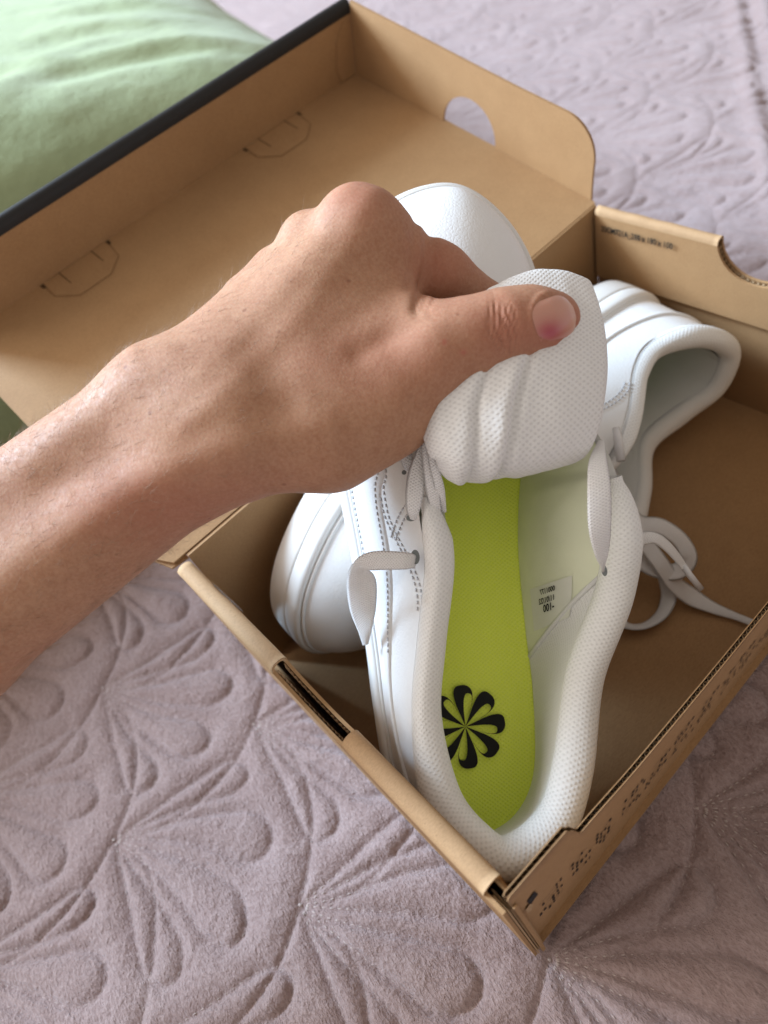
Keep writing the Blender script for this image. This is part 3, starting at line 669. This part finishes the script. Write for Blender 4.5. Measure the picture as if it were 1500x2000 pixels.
    # swoosh: long thin tail low on the heel growing into a broad hook at the front
    def strip(side, nm='side_stripe'):
        S_ = np.linspace(0, 1, 60); base = lambda s: (22.4 - 6.4 * s) if side < 0 else (.9 + 6.2 * s)
        tc = .62 - .30 * S_ - .10 * np.sin(S_ * np.pi); hw = .035 + .02 * S_ + .20 * sm(S_, .44, .66) * (1 - sm(S_, .93, 1.0) * .8)
        tc = tc + .12 * sm(S_, .75, 1.0)
        rows = []
        for q, of in ((-1.0, -.2), (-.96, .75), (-.5, 1.05), (0, 1.1), (.5, 1.05), (.96, .75), (1.0, -.2)): rows.append(on_upper(base(S_), tc + q * hw, of))
        go(nm, rows, 'leather', False, upper)
        pts = on_upper(base(S_), tc + .8 * hw, 1.1); pts2 = on_upper(base(S_), tc - .8 * hw, 1.1)
        return stitches(pts[30:]) + stitches(pts2[38:])
    ST = strip(-1) + strip(1)
    # seams of the eyestay: double rows of stitching
    def seam(ss, tt, dd=.028):
        out_ = []
        for q in (-dd, dd): out_.extend(stitches(on_upper(np.asarray(ss), np.asarray(tt) + q, .3)))
        return out_
    S1 = np.linspace(18.6, 14.2, 60); f1 = sm(S1, 18.6, 17.2)
    ST += seam(S1, .98 - .36 * sm(18.6 - S1, 0, 1.3) + .0 * S1)
    S2 = np.linspace(17.75, 16.75, 30); ST += seam(S2, np.linspace(.66, 1.0, 30), .03)
    S1b = np.linspace(4.4, 8.8, 60); ST += seam(S1b, .98 - .36 * sm(S1b, 4.4, 5.7))
    v_, f_ = join(ST); o = mesh_obj('stitching', v_, f_, M['stitch'], upper); tag(o, kind='stuff')
    # toe cap seam welt
    S3 = np.linspace(8.2, 14.2, 90); tt = .90 - .12 * np.cos((S3 - 11.2) / 3.0 * np.pi / 2)
    # thin rubber welt around the toe
    Wt = on_upper(np.linspace(0, 22.95, 230), np.full(230, .03), .3); tube('sole_welt', FR(np.r_[Wt, Wt[:1]]), .75, M['rubber'], root, 6)
    return root, upper, on_upper, on_lining, go
def ribbon(name, L, R, mat, parent, th=.9, n=10):
    """flat lace between two edge lines"""
    L = catmull(L, n); R = catmull(R, n); m = len(L)
    T = np.gradient((L + R) / 2, axis=0); W_ = R - L; NN = np.cross(T, W_); NN /= np.linalg.norm(NN, axis=1)[:, None] + 1e-9
    prof = [(0, 0), (.12, .85), (.5, 1), (.88, .85), (1, 0), (.88, -.85), (.5, -1), (.12, -.85)]
    P = np.stack([L + W_ * a + NN * b * th * .5 for a, b in prof], 1)
    V = np.concatenate([P.reshape(-1, 3), ((L + R) / 2)[[0, -1]]]); f = grid_faces(m, 8, False, True).tolist()
    for j in range(8): f.append([m * 8, (j + 1) % 8, j]); f.append([m * 8 + 1, (m - 1) * 8 + j, (m - 1) * 8 + (j + 1) % 8])
    uv = np.concatenate([grid_uv(P), np.zeros((2, 2))]); return mesh_obj(name, V, f, mat, parent, True, uv)
def lace_path(name, C, wd, mat, parent, normal=None, twist=None, n=12):
    """flat lace along centre line C; normal per control point or one for all"""
    c = catmull(C, n); m = len(c); T = np.gradient(c, axis=0); T /= np.linalg.norm(T, axis=1)[:, None]
    nn = catmull(np.asarray(normal, float), n) if np.ndim(normal) == 2 else np.repeat(np.asarray(normal, float)[None], m, 0)
    s_ = np.cross(T, nn); s_ /= np.linalg.norm(s_, axis=1)[:, None] + 1e-9; w_ = np.broadcast_to(wd, (len(C),)); w_ = catmull(np.asarray(w_, float)[:, None], n)
    return ribbon(name, (c - s_ * w_ / 2)[::3], (c + s_ * w_ / 2)[::3], mat, parent, n=4)

FR1 = Frame([10.684, 45.635, 12.787], [0.64511, 0.5750981, 0.5030858], [0.7550809, -0.5806292, -0.3045038], [-0.1169868, -0.5763089, 0.8088153])
GRP = 'pair of white sneakers'
sh1, up1, onup1, onlin1, go1 = build_shoe('sneaker', FR1, 'upright white sneaker with lime insole lifted by its tongue at the front of the box', GRP, RIM_OPEN, True)
def Pl(pts, FR=FR1): return FR(np.array([FR.px(*p) for p in pts]))

# black pinwheel printed on the insole
def pinwheel():
    c = FR1.px(909, 1419, 23.6); R = 15.4; VF = []
    x = np.linspace(-1, 1, 41)
    for k in range(8):
        th = math.radians(112 + 45 * k)
        a0 = -math.radians(22.2) + math.radians(22.2) * -x; r0 = R * (1 - np.abs(x) ** 4.5) ** .45
        a1 = -math.radians(31.5) + math.radians(12.6) * -x; r1 = .80 * R * (1 - np.abs(x) ** 3.2) ** .5
        r0 = r0 * (1 - .10 * sm(x, 0, 1)); V = []
        for (r, a) in ((r0, a0), (r1, a1)):
            for q in range(41): V.append(tuple(FR1(c + A(math.cos(th + a[q]) * r[q], -math.sin(th + a[q]) * r[q], .12))))
        VF.append((V, [[i, i + 1, 42 + i, 41 + i] for i in range(40)]))
    v_, f_ = join(VF); insole = [o for o in sh1.children if o.name.startswith('insole')][0]
    mesh_obj('pinwheel_logo', v_, f_, M['ink'], insole, False)
pinwheel()
# size label sewn to the lining
def size_label():
    # s runs forward along the shoe, t up the side; the print reads from the other side, upside down to us
    s0, s1, t0, t1 = 3.80, 4.36, .20, .74
    g = lambda a, b, o: FR1(onlin1(s0 + (s1 - s0) * a, t0 + (t1 - t0) * b, o))
    lin = [o for o in sh1.children if o.name.startswith('quarter_lining')][0]
    lb = grid_obj('size_label', np.array([[g(a, b, 1.2 - .5 * (1 - b)) for b in np.linspace(0, 1, 9)] for a in np.linspace(0, 1, 9)]), M['label'], lin, False, False, True, False)
    VF = []
    for i, (tx, sz, x0) in enumerate((('-100', .30, .36), ('11/01/22', .22, .34), ('0001177', .20, .33))):
        VF.append(text_mesh(tx, sz, lambda x, y, i=i, x0=x0: tuple(g(.34 + .22 * i + y * .85, 1 - x0 - x * .50, 1.6))))
    v_, f_ = join(VF); mesh_obj('label_print', v_, f_, M['ink'], lb, False)
size_label()
# ---- tongue of the front shoe: a thick pad pulled up and forward, seen from its inner side
def tongue1():
    rows = [  # left edge, right edge (picture position, height over the sole)
        ((830, 800, 56), (1150, 830, 52)), ((838, 880, 60), (1140, 885, 58)), ((868, 940, 74), (1122, 896, 66)), ((862, 915, 85), (1156, 874, 76)), ((842, 870, 88), (1182, 820, 80)),
        ((826, 800, 88), (1196, 738, 82)), ((840, 720, 88), (1194, 680, 82)), ((890, 630, 86), (1184, 620, 81)), ((930, 590, 83), (1168, 575, 79)), ((948, 574, 79), (1150, 557, 76))]
    n = 15; L = catmull([FR1.px(*a) for a, b in rows], n); R = catmull([FR1.px(*b) for a, b in rows], n); m = len(L); k = 60; q = np.linspace(0, 1, k)
    P = L[:, None] * (1 - q)[None, :, None] + R[:, None] * q[None, :, None]
    tt = np.linspace(0, 1, m)[:, None]
    top_arc = sm(tt, .7, 1.0) * np.sin(np.pi * q)[None] ** .8
    P[..., 0] += 5.0 * top_arc * (1 + .3 * (q - .5))[None]
    bot = np.exp(-((tt - .24) / .10) ** 2); P[..., 0] += 3.0 * bot * np.sin(np.pi * q)[None]
    bul = 7.0 * np.sin(np.pi * q)[None] ** .7 * (.35 + .65 * np.sin(np.pi * np.clip(tt, 0, 1)))
    # pressed creases on the thumb side
    cr = np.zeros_like(bul)
    for c0, sl, dp, wd in ((.13, .40, 1.7, .020), (.30, .48, 2.4, .024)):
        x = q[None] - (c0 + sl * (tt - .24)); fd = sm(tt, .15, .34) * (1 - sm(tt, .55, .76))
        cr += (dp * np.exp(-(x / wd) ** 2) - .5 * dp * np.exp(-((x + .07) / .055) ** 2) + .25 * dp * np.exp(-((x - .09) / .08) ** 2)) * fd
    bul = bul - cr + .7 * vnoise(q[None] * 4, tt * 5, 51) + .5 * vnoise(q[None] * 9 + tt * 6, tt * 4, 52)
    D1 = A(*(CAM_P - FR1.O)); camloc = A(D1 @ FR1.u, D1 @ FR1.v, D1 @ FR1.w)
    nrm = np.cross(np.gradient(P, axis=0), np.gradient(P, axis=1)); nrm /= np.linalg.norm(nrm, axis=2)[..., None]; nrm *= np.sign((nrm * (camloc - P)).sum(2))[..., None]
    nrm[:40] = nrm[40]
    edge = np.clip(np.minimum(q, 1 - q) / .07, 0, 1) ** .5; topr = np.clip((1 - tt) / .07, 0, 1) ** .5
    th = 5.2 * edge[None] * topr
    Fr = P + nrm * (bul + th - 4.5)[..., None]; Bk = P + nrm * (bul - th - 4.5)[..., None]
    V = np.concatenate([FR1(Fr).reshape(-1, 3), FR1(Bk).reshape(-1, 3)]); f = grid_faces(m, k).tolist() + grid_faces(m, k, base=m * k)[:, ::-1].tolist()
    uv = grid_uv(Fr); mesh_obj('tongue', V, f, M['tongue'], sh1, True, np.concatenate([uv, uv]))
tongue1()
# ---- laces and eyelets of the front shoe
def laces1():
    lm = M['lace']
    def rb(pairs, nm='lace'):
        L = FR1(np.array([FR1.px(*a) for a, b in pairs])); R = FR1(np.array([FR1.px(*b) for a, b in pairs])); return ribbon(nm, L, R, lm, sh1)
    rb([((815, 1088, 56), (809, 1108, 57)), ((802, 1080, 61.5), (794, 1112, 61.5)), ((760, 1076, 62), (760, 1113, 61)), ((722, 1078, 60), (732, 1114, 59)), ((696, 1092, 55), (722, 1115, 57)), ((680, 1118, 46), (730, 1122, 52)), ((677, 1150, 40), (736, 1145, 46)), ((684, 1195, 34), (734, 1190, 40)), ((700, 1235, 29), (726, 1230, 35)), ((708, 1260, 25), (720, 1258, 28))])
    rb([((1168, 862, 74), (1180, 862, 74)), ((1150, 900, 82), (1184, 890, 82)), ((1147, 960, 86), (1193, 950, 86)), ((1149, 1030, 84), (1194, 1020, 84)), ((1160, 1080, 78), (1190, 1070, 78)), ((1172, 1106, 72), (1182, 1106, 72)), ((1176, 1118, 64), (1180, 1118, 64))])
    rb([((800, 1012, 66), (812, 1016, 66)), ((792, 985, 70), (822, 990, 70)), ((795, 930, 72), (832, 935, 72)), ((812, 880, 74), (842, 885, 74)), ((826, 840, 76), (848, 850, 76))])
    rb([((843, 1004, 66), (862, 1006, 66)), ((832, 960, 72), (858, 965, 72)), ((826, 915, 76), (850, 918, 76)), ((822, 860, 78), (842, 866, 78))])
    rb([((862, 1000, 64), (872, 1000, 66)), ((848, 950, 74), (868, 952, 74)), ((838, 905, 78), (856, 908, 78)), ((830, 850, 80), (846, 852, 80))])
    rb([((792, 918, 62), (800, 920, 62)), ((782, 900, 66), (806, 895, 66)), ((778, 860, 67), (800, 855, 67)), ((790, 820, 67), (812, 815, 67))])
    for (x, y, w, rx, ry) in ((811, 1088, 58.5, 1.5, 2.5), (1180, 1115, 66.5, 1.0, 1.8), (800, 852, 65.5, .8, .8), (789, 923, 64.0, .8, .8), (803, 1012, 65.5, 1.7, 1.1)):
        c = FR1.px(x, y, w); a = np.linspace(0, 2 * np.pi, 18, endpoint=False)
        V = [tuple(FR1(c + A(ry * math.cos(t), rx * math.sin(t), .25))) for t in a]; mesh_obj('eyelet', V, [list(range(18))], M['hole'], up1, False)
laces1()

# second sneaker: lies on its side along the back wall, sole towards the hinge
FR2 = Frame([279.0, 154.5, 50], [-.985, .082, 0], [.0, -.03, -1], [-.05, -1, -.03])
sh2, up2, onup2, onlin2, go2 = build_shoe('sneaker', FR2, 'white sneaker lying on its side beneath, along the back wall of the box', GRP, RIM_SHUT, False)

def laces2():
    lm = M['lace']
    def P(*q): return np.array([plane_pt(x, y, A(0, 0, z), A(0, 0, 1)) for x, y, z in q])
    up = A(-.1, -.35, .93)
    lace_path('lace', P((1180, 900, 60), (1205, 965, 50), (1232, 1020, 38), (1262, 1062, 30), (1290, 1100, 24), (1318, 1140, 14), (1350, 1165, 7), (1390, 1186, 4.5), (1440, 1205, 4), (1500, 1228, 4)), (8, 8, 8, 8, 8, 8.5, 9, 6, 3.6, 3.6), lm, sh2, up)
    lace_path('lace', P((1215, 990, 42), (1250, 1022, 36), (1290, 1028, 34), (1328, 1054, 28), (1345, 1090, 22), (1322, 1116, 18), (1280, 1112, 20), (1245, 1092, 24), (1215, 1075, 28)), (7.5, 8, 8, 8, 8, 8, 8, 8, 8), lm, sh2, up)
    lace_path('lace', P((1285, 1105, 14), (1300, 1130, 10), (1306, 1165, 7), (1292, 1200, 5), (1260, 1222, 5), (1225, 1222, 6), (1195, 1200, 8)), (7, 7, 7.4, 7, 6.5, 6, 6), lm, sh2, [(-.2, -.3, .9), (-.2, -.3, .9), (-.5, 0, .8), (-.4, .4, .75), (0, .6, .75), (.2, .6, .75), (.2, .5, .8)])
    # loose end of the front lace with its plastic tip
    c = P((1226, 1078, 74), (1246, 1056, 76), (1276, 1050, 75), (1302, 1066, 70), (1325, 1092, 64), (1336, 1108, 61))
    lace_path('lace', c, (5.5, 5.5, 5, 5, 4.5, 3.6), lm, sh1, [(-.3, -.2, .9), (-.5, -.3, .8), (0, -.4, .9), (.1, -.5, .8), (.2, -.5, .8), (.2, -.5, .8)])
    tube('aglet', P((1334, 1105, 61.2), (1350, 1127, 58), (1369, 1151, 54)), 1.35, M['aglet'], sh1, 10)
    # stub of lace tucked at the top eyelet of the lying shoe
    tube('lace_end', P((1203, 836, 80), (1207, 858, 78), (1213, 900, 74)), (1.6, 2.0, 1.9), M['aglet'], sh2, 10)
laces2()
def tongue2():
    q = np.linspace(-1, 1, 24); t = np.linspace(0, 1, 30); Q, T = np.meshgrid(q, t)
    u = 178 - 74 * T; w = 54 + 24 * T - 3 * T ** 2 - 5 * Q ** 2 * (1 - .3 * T); v = Q * (12 + 9 * T) * np.clip((1.04 - T) / .12, .5, 1) ** .5
    th = 3.2 * np.clip((1 - np.abs(Q)) / .2, 0, 1) ** .5 * np.clip((1 - T) / .06, 0, 1) ** .5
    P0 = np.stack([u, v, w + th], -1); P1 = np.stack([u, v, w - th], -1); n = len(t)
    V = FR2(np.concatenate([P0.reshape(-1, 3), P1.reshape(-1, 3)])); f = np.concatenate([grid_faces(n, 24), grid_faces(n, 24, base=n * 24)[:, ::-1]])
    uv = grid_uv(P0); mesh_obj('tongue', V, f, M['tongue'], sh2, True, np.concatenate([uv, uv]))
tongue2()

# ------------------------------------------------------------------ hand and forearm (one skin, from a distance field)
def build_hand():
    def J(x, y, d): return A((x - 750) / F_PX * d, (y - 1000) / F_PX * d, d)     # camera frame, mm
    prims = []
    def cone(a, b, ra, rb, k=6): prims.append((J(*a), J(*b), ra, rb, k))
    # forearm and wrist: radius and ulna side
    cone((-700 + 44, 1620 + 54, 226), (-150 + 40, 1215 + 50, 226), 25, 21, 10); cone((-700 - 44, 1620 - 54, 234), (-150 - 40, 1215 - 50, 232), 25, 21, 10)
    cone((-150 + 40, 1215 + 50, 226), (365 + 34, 832 + 46, 224), 21, 17.6, 10)
    cone((-150 - 40, 1215 - 50, 232), (365 - 36, 832 - 48, 230), 21, 17.6, 10)
    cone((399, 878, 224), (480, 840, 222), 17.6, 17.5, 12)
    cone((329, 784, 230), (440, 722, 232), 17.6, 14.5, 12)
    # back of the hand
    cone((440, 800, 226), (702, 452, 232), 17, 11.0, 14)
    cone((430, 770, 229), (614, 482, 242), 16, 9.2, 12)
    cone((420, 745, 233), (540, 535, 252), 14, 9.0, 12)
    cone((415, 735, 238), (478, 590, 258), 12, 8.0, 12)
    cone((600, 700, 230), (740, 560, 236), 15, 13.0, 14)
    # thenar
    cone((500, 845, 222), (640, 845, 224), 17, 16.5, 12)
    cone((640, 845, 224), (752, 792, 224), 16.5, 14.3, 12)
    cone((752, 792, 224), (852, 700, 222), 14.3, 12.8, 12)
    cone((640, 730, 226), (800, 650, 228), 15, 11.0, 14)
    # thumb
    cone((852, 697, 222), (925, 664, 222), 13.2, 12.2, 8)
    cone((925, 664, 222), (990, 641, 222), 12.2, 11.5, 6)
    cone((990, 641, 222), (1040, 630, 224), 11.5, 10.4, 5)
    cone((1040, 630, 224), (1080, 624, 227), 10.4, 8.7, 5)
    # fingers, curled round behind the tongue
    cone((707, 450, 232), (856, 541, 246), 11.2, 11.0, 7); cone((856, 541, 246), (948, 606, 255), 11.0, 9.6, 4); cone((948, 606, 255), (1050, 640, 258), 9.4, 7.8, 3); cone((1050, 640, 259), (1110, 655, 256), 7.8, 6.8, 3)
    cone((614, 484, 243), (770, 560, 258), 9.2, 8.6, 4); cone((770, 560, 258), (880, 660, 262), 8.6, 8, 2.5); cone((880, 660, 262), (950, 680, 259), 8, 7, 2.5)
    cone((545, 540, 252), (690, 640, 264), 8.8, 8.2, 4); cone((690, 640, 264), (800, 720, 264), 8.2, 7.6, 2.5); cone((800, 720, 264), (850, 720, 256), 7.6, 6.6, 2.5)
    cone((480, 592, 258), (610, 690, 267), 7.8, 7.2, 4); cone((610, 690, 267), (700, 760, 264), 7.2, 6.6, 2.5); cone((700, 760, 264), (740, 750, 256), 6.6, 6, 2.5)
    # knuckles
    cone((716, 446, 230), (694, 434, 231), 10.2, 9.2, 10); cone((606, 470, 241), (598, 464, 242), 7.4, 7.0, 8)
    def sdf(P):
        D = None
        for a, b, ra, rb, k in prims:
            ab = b - a; L2 = ab @ ab; t = np.clip(((P - a) @ ab) / L2, 0, 1).astype(np.float32)
            d = np.sqrt(((P - a - t[..., None] * ab.astype(np.float32)) ** 2).sum(-1)) - (ra + (rb - ra) * t)
            if D is None: D = d
            else:
                h = np.clip(.5 + .5 * (D - d) / k, 0, 1); D = D * (1 - h) + d * h - k * h * (1 - h)
        return D
    st = 0.85; lo = A(-280, -125, 192); hi = A(72, 150, 285)
    ax_ = [np.arange(lo[i], hi[i], st, dtype=np.float32) for i in range(3)]
    nx, ny, nz = map(len, ax_); D = np.empty((nx, ny, nz), np.float32)
    YY, ZZ = np.meshgrid(ax_[1], ax_[2], indexing='ij')
    for i0 in range(0, nx, 16):
        xs = ax_[0][i0:i0 + 16]; P = np.empty((len(xs), ny, nz, 3), np.float32); P[..., 0] = xs[:, None, None]; P[..., 1] = YY; P[..., 2] = ZZ
        D[i0:i0 + 16] = sdf(P)
    # surface nets
    sg = D < 0; c = np.zeros((nx - 1, ny - 1, nz - 1), np.int8)
    offs = [(i, j, k) for i in (0, 1) for j in (0, 1) for k in (0, 1)]
    for i, j, k in offs: c += sg[i:nx - 1 + i, j:ny - 1 + j, k:nz - 1 + k]
    act = (c > 0) & (c < 8); ids = -np.ones(act.shape, np.int64); cells = np.argwhere(act); ids[act] = np.arange(len(cells))
    acc = np.zeros((len(cells), 3)); cnt = np.zeros(len(cells))
    for a_ in offs:
        for ax in range(3):
            if a_[ax]: continue
            b_ = list(a_); b_[ax] = 1
            d0 = D[tuple((cells + a_).T)]; d1 = D[tuple((cells + b_).T)]; m_ = (d0 < 0) != (d1 < 0); t = np.where(m_, d0 / (d0 - d1 + 1e-12), 0)
            p = np.array(a_, float)[None].repeat(len(cells), 0); p[:, ax] += t; acc[m_] += p[m_]; cnt[m_] += 1
    V = lo + (cells + acc / cnt[:, None]) * st
    faces = []
    for ax in range(3):
        o1, o2 = [(1, 2), (2, 0), (0, 1)][ax]
        s0 = sg; sl0 = [slice(None)] * 3; sl1 = [slice(None)] * 3; sl0[ax] = slice(0, -1); sl1[ax] = slice(1, None)
        ch = sg[tuple(sl0)] != sg[tuple(sl1)]; e = np.argwhere(ch); e = e[(e[:, o1] > 0) & (e[:, o2] > 0) & (e[:, o1] < sg.shape[o1] - 1) & (e[:, o2] < sg.shape[o2] - 1)]
        ins = sg[tuple(e.T)]
        d1 = np.zeros(3, int); d1[o1] = 1; d2 = np.zeros(3, int); d2[o2] = 1
        q = np.stack([ids[tuple((e - d1 - d2).T)], ids[tuple((e - d2).T)], ids[tuple(e.T)], ids[tuple((e - d1).T)]], 1)
        q[~ins] = q[~ins][:, ::-1]; faces.append(q[(q >= 0).all(1)])
    Fc = np.concatenate(faces)
    # relax, then relief: tendons, veins, thumb joint folds
    e = np.concatenate([Fc[:, [0, 1]], Fc[:, [1, 2]], Fc[:, [2, 3]], Fc[:, [3, 0]]])
    for it in range(3):
        s_ = np.zeros_like(V); n_ = np.zeros(len(V)); np.add.at(s_, e[:, 0], V[e[:, 1]]); np.add.at(n_, e[:, 0], 1); np.add.at(s_, e[:, 1], V[e[:, 0]]); np.add.at(n_, e[:, 1], 1)
        V = V * .5 + .5 * s_ / n_[:, None]
    g = np.stack([(sdf((V + d).astype(np.float32)) - sdf((V - d).astype(np.float32))) for d in np.eye(3) * .6], 1); g /= np.linalg.norm(g, axis=1)[:, None] + 1e-9
    px = 750 + F_PX * V[:, 0] / V[:, 2]; py = 1000 + F_PX * V[:, 1] / V[:, 2]; front = -g[:, 2]
    def ridge(pts, amp, wd):
        C = resample(catmull(A(*pts), 8), 120); d = np.full(len(V), 1e9); 
        near = (front > -.2)
        for c_ in C: d = np.minimum(d, np.hypot(px - c_[0], py - c_[1]))
        return amp * np.exp(-(d / wd) ** 2) * near
    rel = 0
    rel = ridge([(330, 790), (480, 640), (640, 450)], .3, 26) + ridge([(350, 840), (560, 640), (690, 470)], .35, 24)
    rel += ridge([(60, 900), (190, 800), (320, 690)], .5, 34) - ridge([(90, 960), (280, 880), (430, 830), (560, 790)], .6, 34)
    rel += ridge([(120, 1060), (330, 930), (520, 860), (640, 830)], .5, 30) - ridge([(700, 690), (790, 640), (835, 612)], .8, 22)
    rel -= ridge([(842, 440), (836, 520), (812, 600)], 1.3, 13)
    rel -= ridge([(812, 430), (805, 500), (798, 560)], .5, 9)
    # skin folds (fine relief kept in an attribute for the bump)
    cre = np.zeros(len(V)); red = np.zeros(len(V))
    ax0, ax1 = A(925, 664), A(1040, 630); tdir = (ax1 - ax0) / np.linalg.norm(ax1 - ax0); tn = A(-tdir[1], tdir[0])
    s_ = (px - 985) * tdir[0] + (py - 643) * tdir[1]; v_ = (px - 985) * tn[0] + (py - 643) * tn[1]
    for c_, am, bend in ((-26, .6, 8), (-13, .9, 5), (-3, .7, 1), (7, 1.0, -3), (19, .7, -7), (30, .4, -9)):
        x = s_ - c_ - bend * (v_ / 60) ** 2 * 1.6 - 2.2 * np.sin(v_ / 11 + c_); cre -= am * np.exp(-(x / 4.0) ** 2) * np.exp(-(v_ / 58) ** 4) * (front > 0)
    for k in range(7):
        x = px - (700 + 13 * k) + .55 * (py - 640) + 6 * np.sin(py / 31 + k); cre -= .06 * np.exp(-(x / 4.5) ** 2) * np.exp(-((py - 650) / 60) ** 2) * (front > 0)
    for p_ in ([(826, 800), (812, 790), (806, 775)], [(830, 450), (828, 530), (808, 598)], [(850, 470), (846, 540), (826, 598)], [(862, 500), (858, 560), (835, 602)]): cre += ridge(p_, -.6, 6)
    for x0, y0 in ((905, 688), (868, 668)): red += 1.0 * np.exp(-(np.hypot(px - x0, py - y0) / 5) ** 2)
    red += .38 * np.exp(-(np.hypot((px - 700) / 1.2, py - 375) / 60) ** 2) + .5 * np.exp(-(np.hypot(px - 860, py - 520) / 70) ** 2) + .8 * np.exp(-(np.hypot(px - 1100, py - 645) / 62) ** 2) + .5 * np.exp(-(np.hypot(px - 985, py - 640) / 60) ** 2) + .3 * np.exp(-(np.hypot((px - 780) / 2, py - 700) / 80) ** 2) + .4 * np.exp(-(np.hypot((px - 330) / 2.6, py - 990) / 90) ** 2)
    # flat bed for the nail
    nx_ = (px - 1083) * tdir[0] + (py - 621) * tdir[1]; ny_ = (px - 1083) * tn[0] + (py - 621) * tn[1]
    ring_ = np.sqrt((nx_ / 40) ** 2 + (ny_ / 46) ** 2); rel += .45 * np.exp(-((ring_ - 1.12) / .12) ** 2) * (front > .1) * sm(-nx_, -25, 10)
    rel += .10 * cre
    V2 = V + g * rel[:, None]
    world = V2 @ RM + CAM_P
    root = mesh_obj('hand', world, Fc, M['skin'])
    for nm, arr in (('crease', cre), ('red', np.clip(red, 0, 1))):
        at_ = root.data.attributes.new(nm, 'FLOAT', 'POINT'); at_.data.foreach_set('value', arr.astype(np.float32))
    tag(root, 'bare left hand and forearm reaching in from the left, pinching the shoe tongue', 'hand')
    # thumbnail: sphere-trace the outline on to the thumb
    def trace(x, y):
        d = A((x - 750) / F_PX, (y - 1000) / F_PX, 1.0); z = 200.0
        for _ in range(60):
            h = float(sdf((d * z)[None].astype(np.float32))[0]); z += h * .9
            if abs(h) < .01: break
        p = d * z; gg = A(*[float((sdf((p + e_)[None].astype(np.float32)) - sdf((p - e_)[None].astype(np.float32)))[0]) for e_ in np.eye(3) * .5]); return p, gg / np.linalg.norm(gg)
    G = []; BR = []; N1, N2 = 15, 17
    for i in range(N1):
        s = i / (N1 - 1); row = []
        hw = 43 * (1 - .10 * (1 - s) - .0 * s) * (math.sqrt(max(0, 1 - (max(0, s - .62) / .40) ** 2)))
        for j in range(N2):
            q = -1 + 2 * j / (N2 - 1); along = -39 + 76 * s - 4 * (1 - abs(q) ** 2) * (1 - s) * 1.2
            x = 1084 + tdir[0] * along + tn[0] * q * hw; y = 621 + tdir[1] * along + tn[1] * q * hw
            p, gg = trace(x, y); h = .38 * (1 - .85 * abs(q) ** 6) + .25 * s
            row.append((p + gg * h) @ RM + CAM_P); BR.append(math.exp(-(((s - .30) / .34) ** 2 + ((q - .55) / .55) ** 2)))
        G.append(row)
    nail = grid_obj('thumbnail', np.array(G), M['nail'], root, False, False, True, False)
    fe_ = np.array([[sm(np.array(i / (N1 - 1) + .06 * abs(-1 + 2 * j / (N2 - 1))), .86, .95) - .6 * sm(np.array(.10 - i / (N1 - 1) + 0.0), .0, .1) for j in range(N2)] for i in range(N1)]).ravel()
    a2_ = nail.data.attributes.new('free_edge', 'FLOAT', 'POINT'); a2_.data.foreach_set('value', np.clip(fe_ * .35, 0, 1).astype(np.float32))
    at_ = nail.data.attributes.new('bruise', 'FLOAT', 'POINT'); at_.data.foreach_set('value', np.array(BR, np.float32))
    # fine arm hair as thin tapered blades
    hr = np.random.default_rng(3); cand = np.where((px < 640) & (front > -.45) & (V[:, 0] > -165))[0]
    w_ = np.where(front[cand] < .35, 3.0, 1.0) * np.clip((700 - px[cand]) / 400, .25, 1.3); cand = hr.choice(cand, 2600, p=w_ / w_.sum())
    VF = []; T0 = A(.80, -.60, 0)
    HV = []; HF = []
    for i in cand:
        p = V2[i]; nn = g[i]; d = T0 * hr.uniform(.6, 1.1) + hr.normal(0, .32, 3) + nn * hr.uniform(.25, .6); d -= nn * (d @ nn) * .35; d /= np.linalg.norm(d); ln = hr.uniform(3, 7.5); s_ = np.cross(d, nn); s_ /= np.linalg.norm(s_) + 1e-9; r_ = .042
        b = len(HV); pm = p + d * ln * .55 + nn * .2; pe = p + d * ln - nn * ln * .06
        HV += [p + s_ * r_, p - s_ * r_, p + nn * r_, pm + s_ * r_ * .7, pm - s_ * r_ * .7, pm + nn * r_ * .7, pe]
        HF += [[b, b + 1, b + 4, b + 3], [b + 1, b + 2, b + 5, b + 4], [b + 2, b, b + 3, b + 5], [b + 3, b + 4, b + 6], [b + 4, b + 5, b + 6], [b + 5, b + 3, b + 6]]
    o = mesh_obj('arm_hair', np.array(HV) @ RM + CAM_P, HF, M['hair_light'], root); tag(o, kind='stuff')
    return root
build_hand()
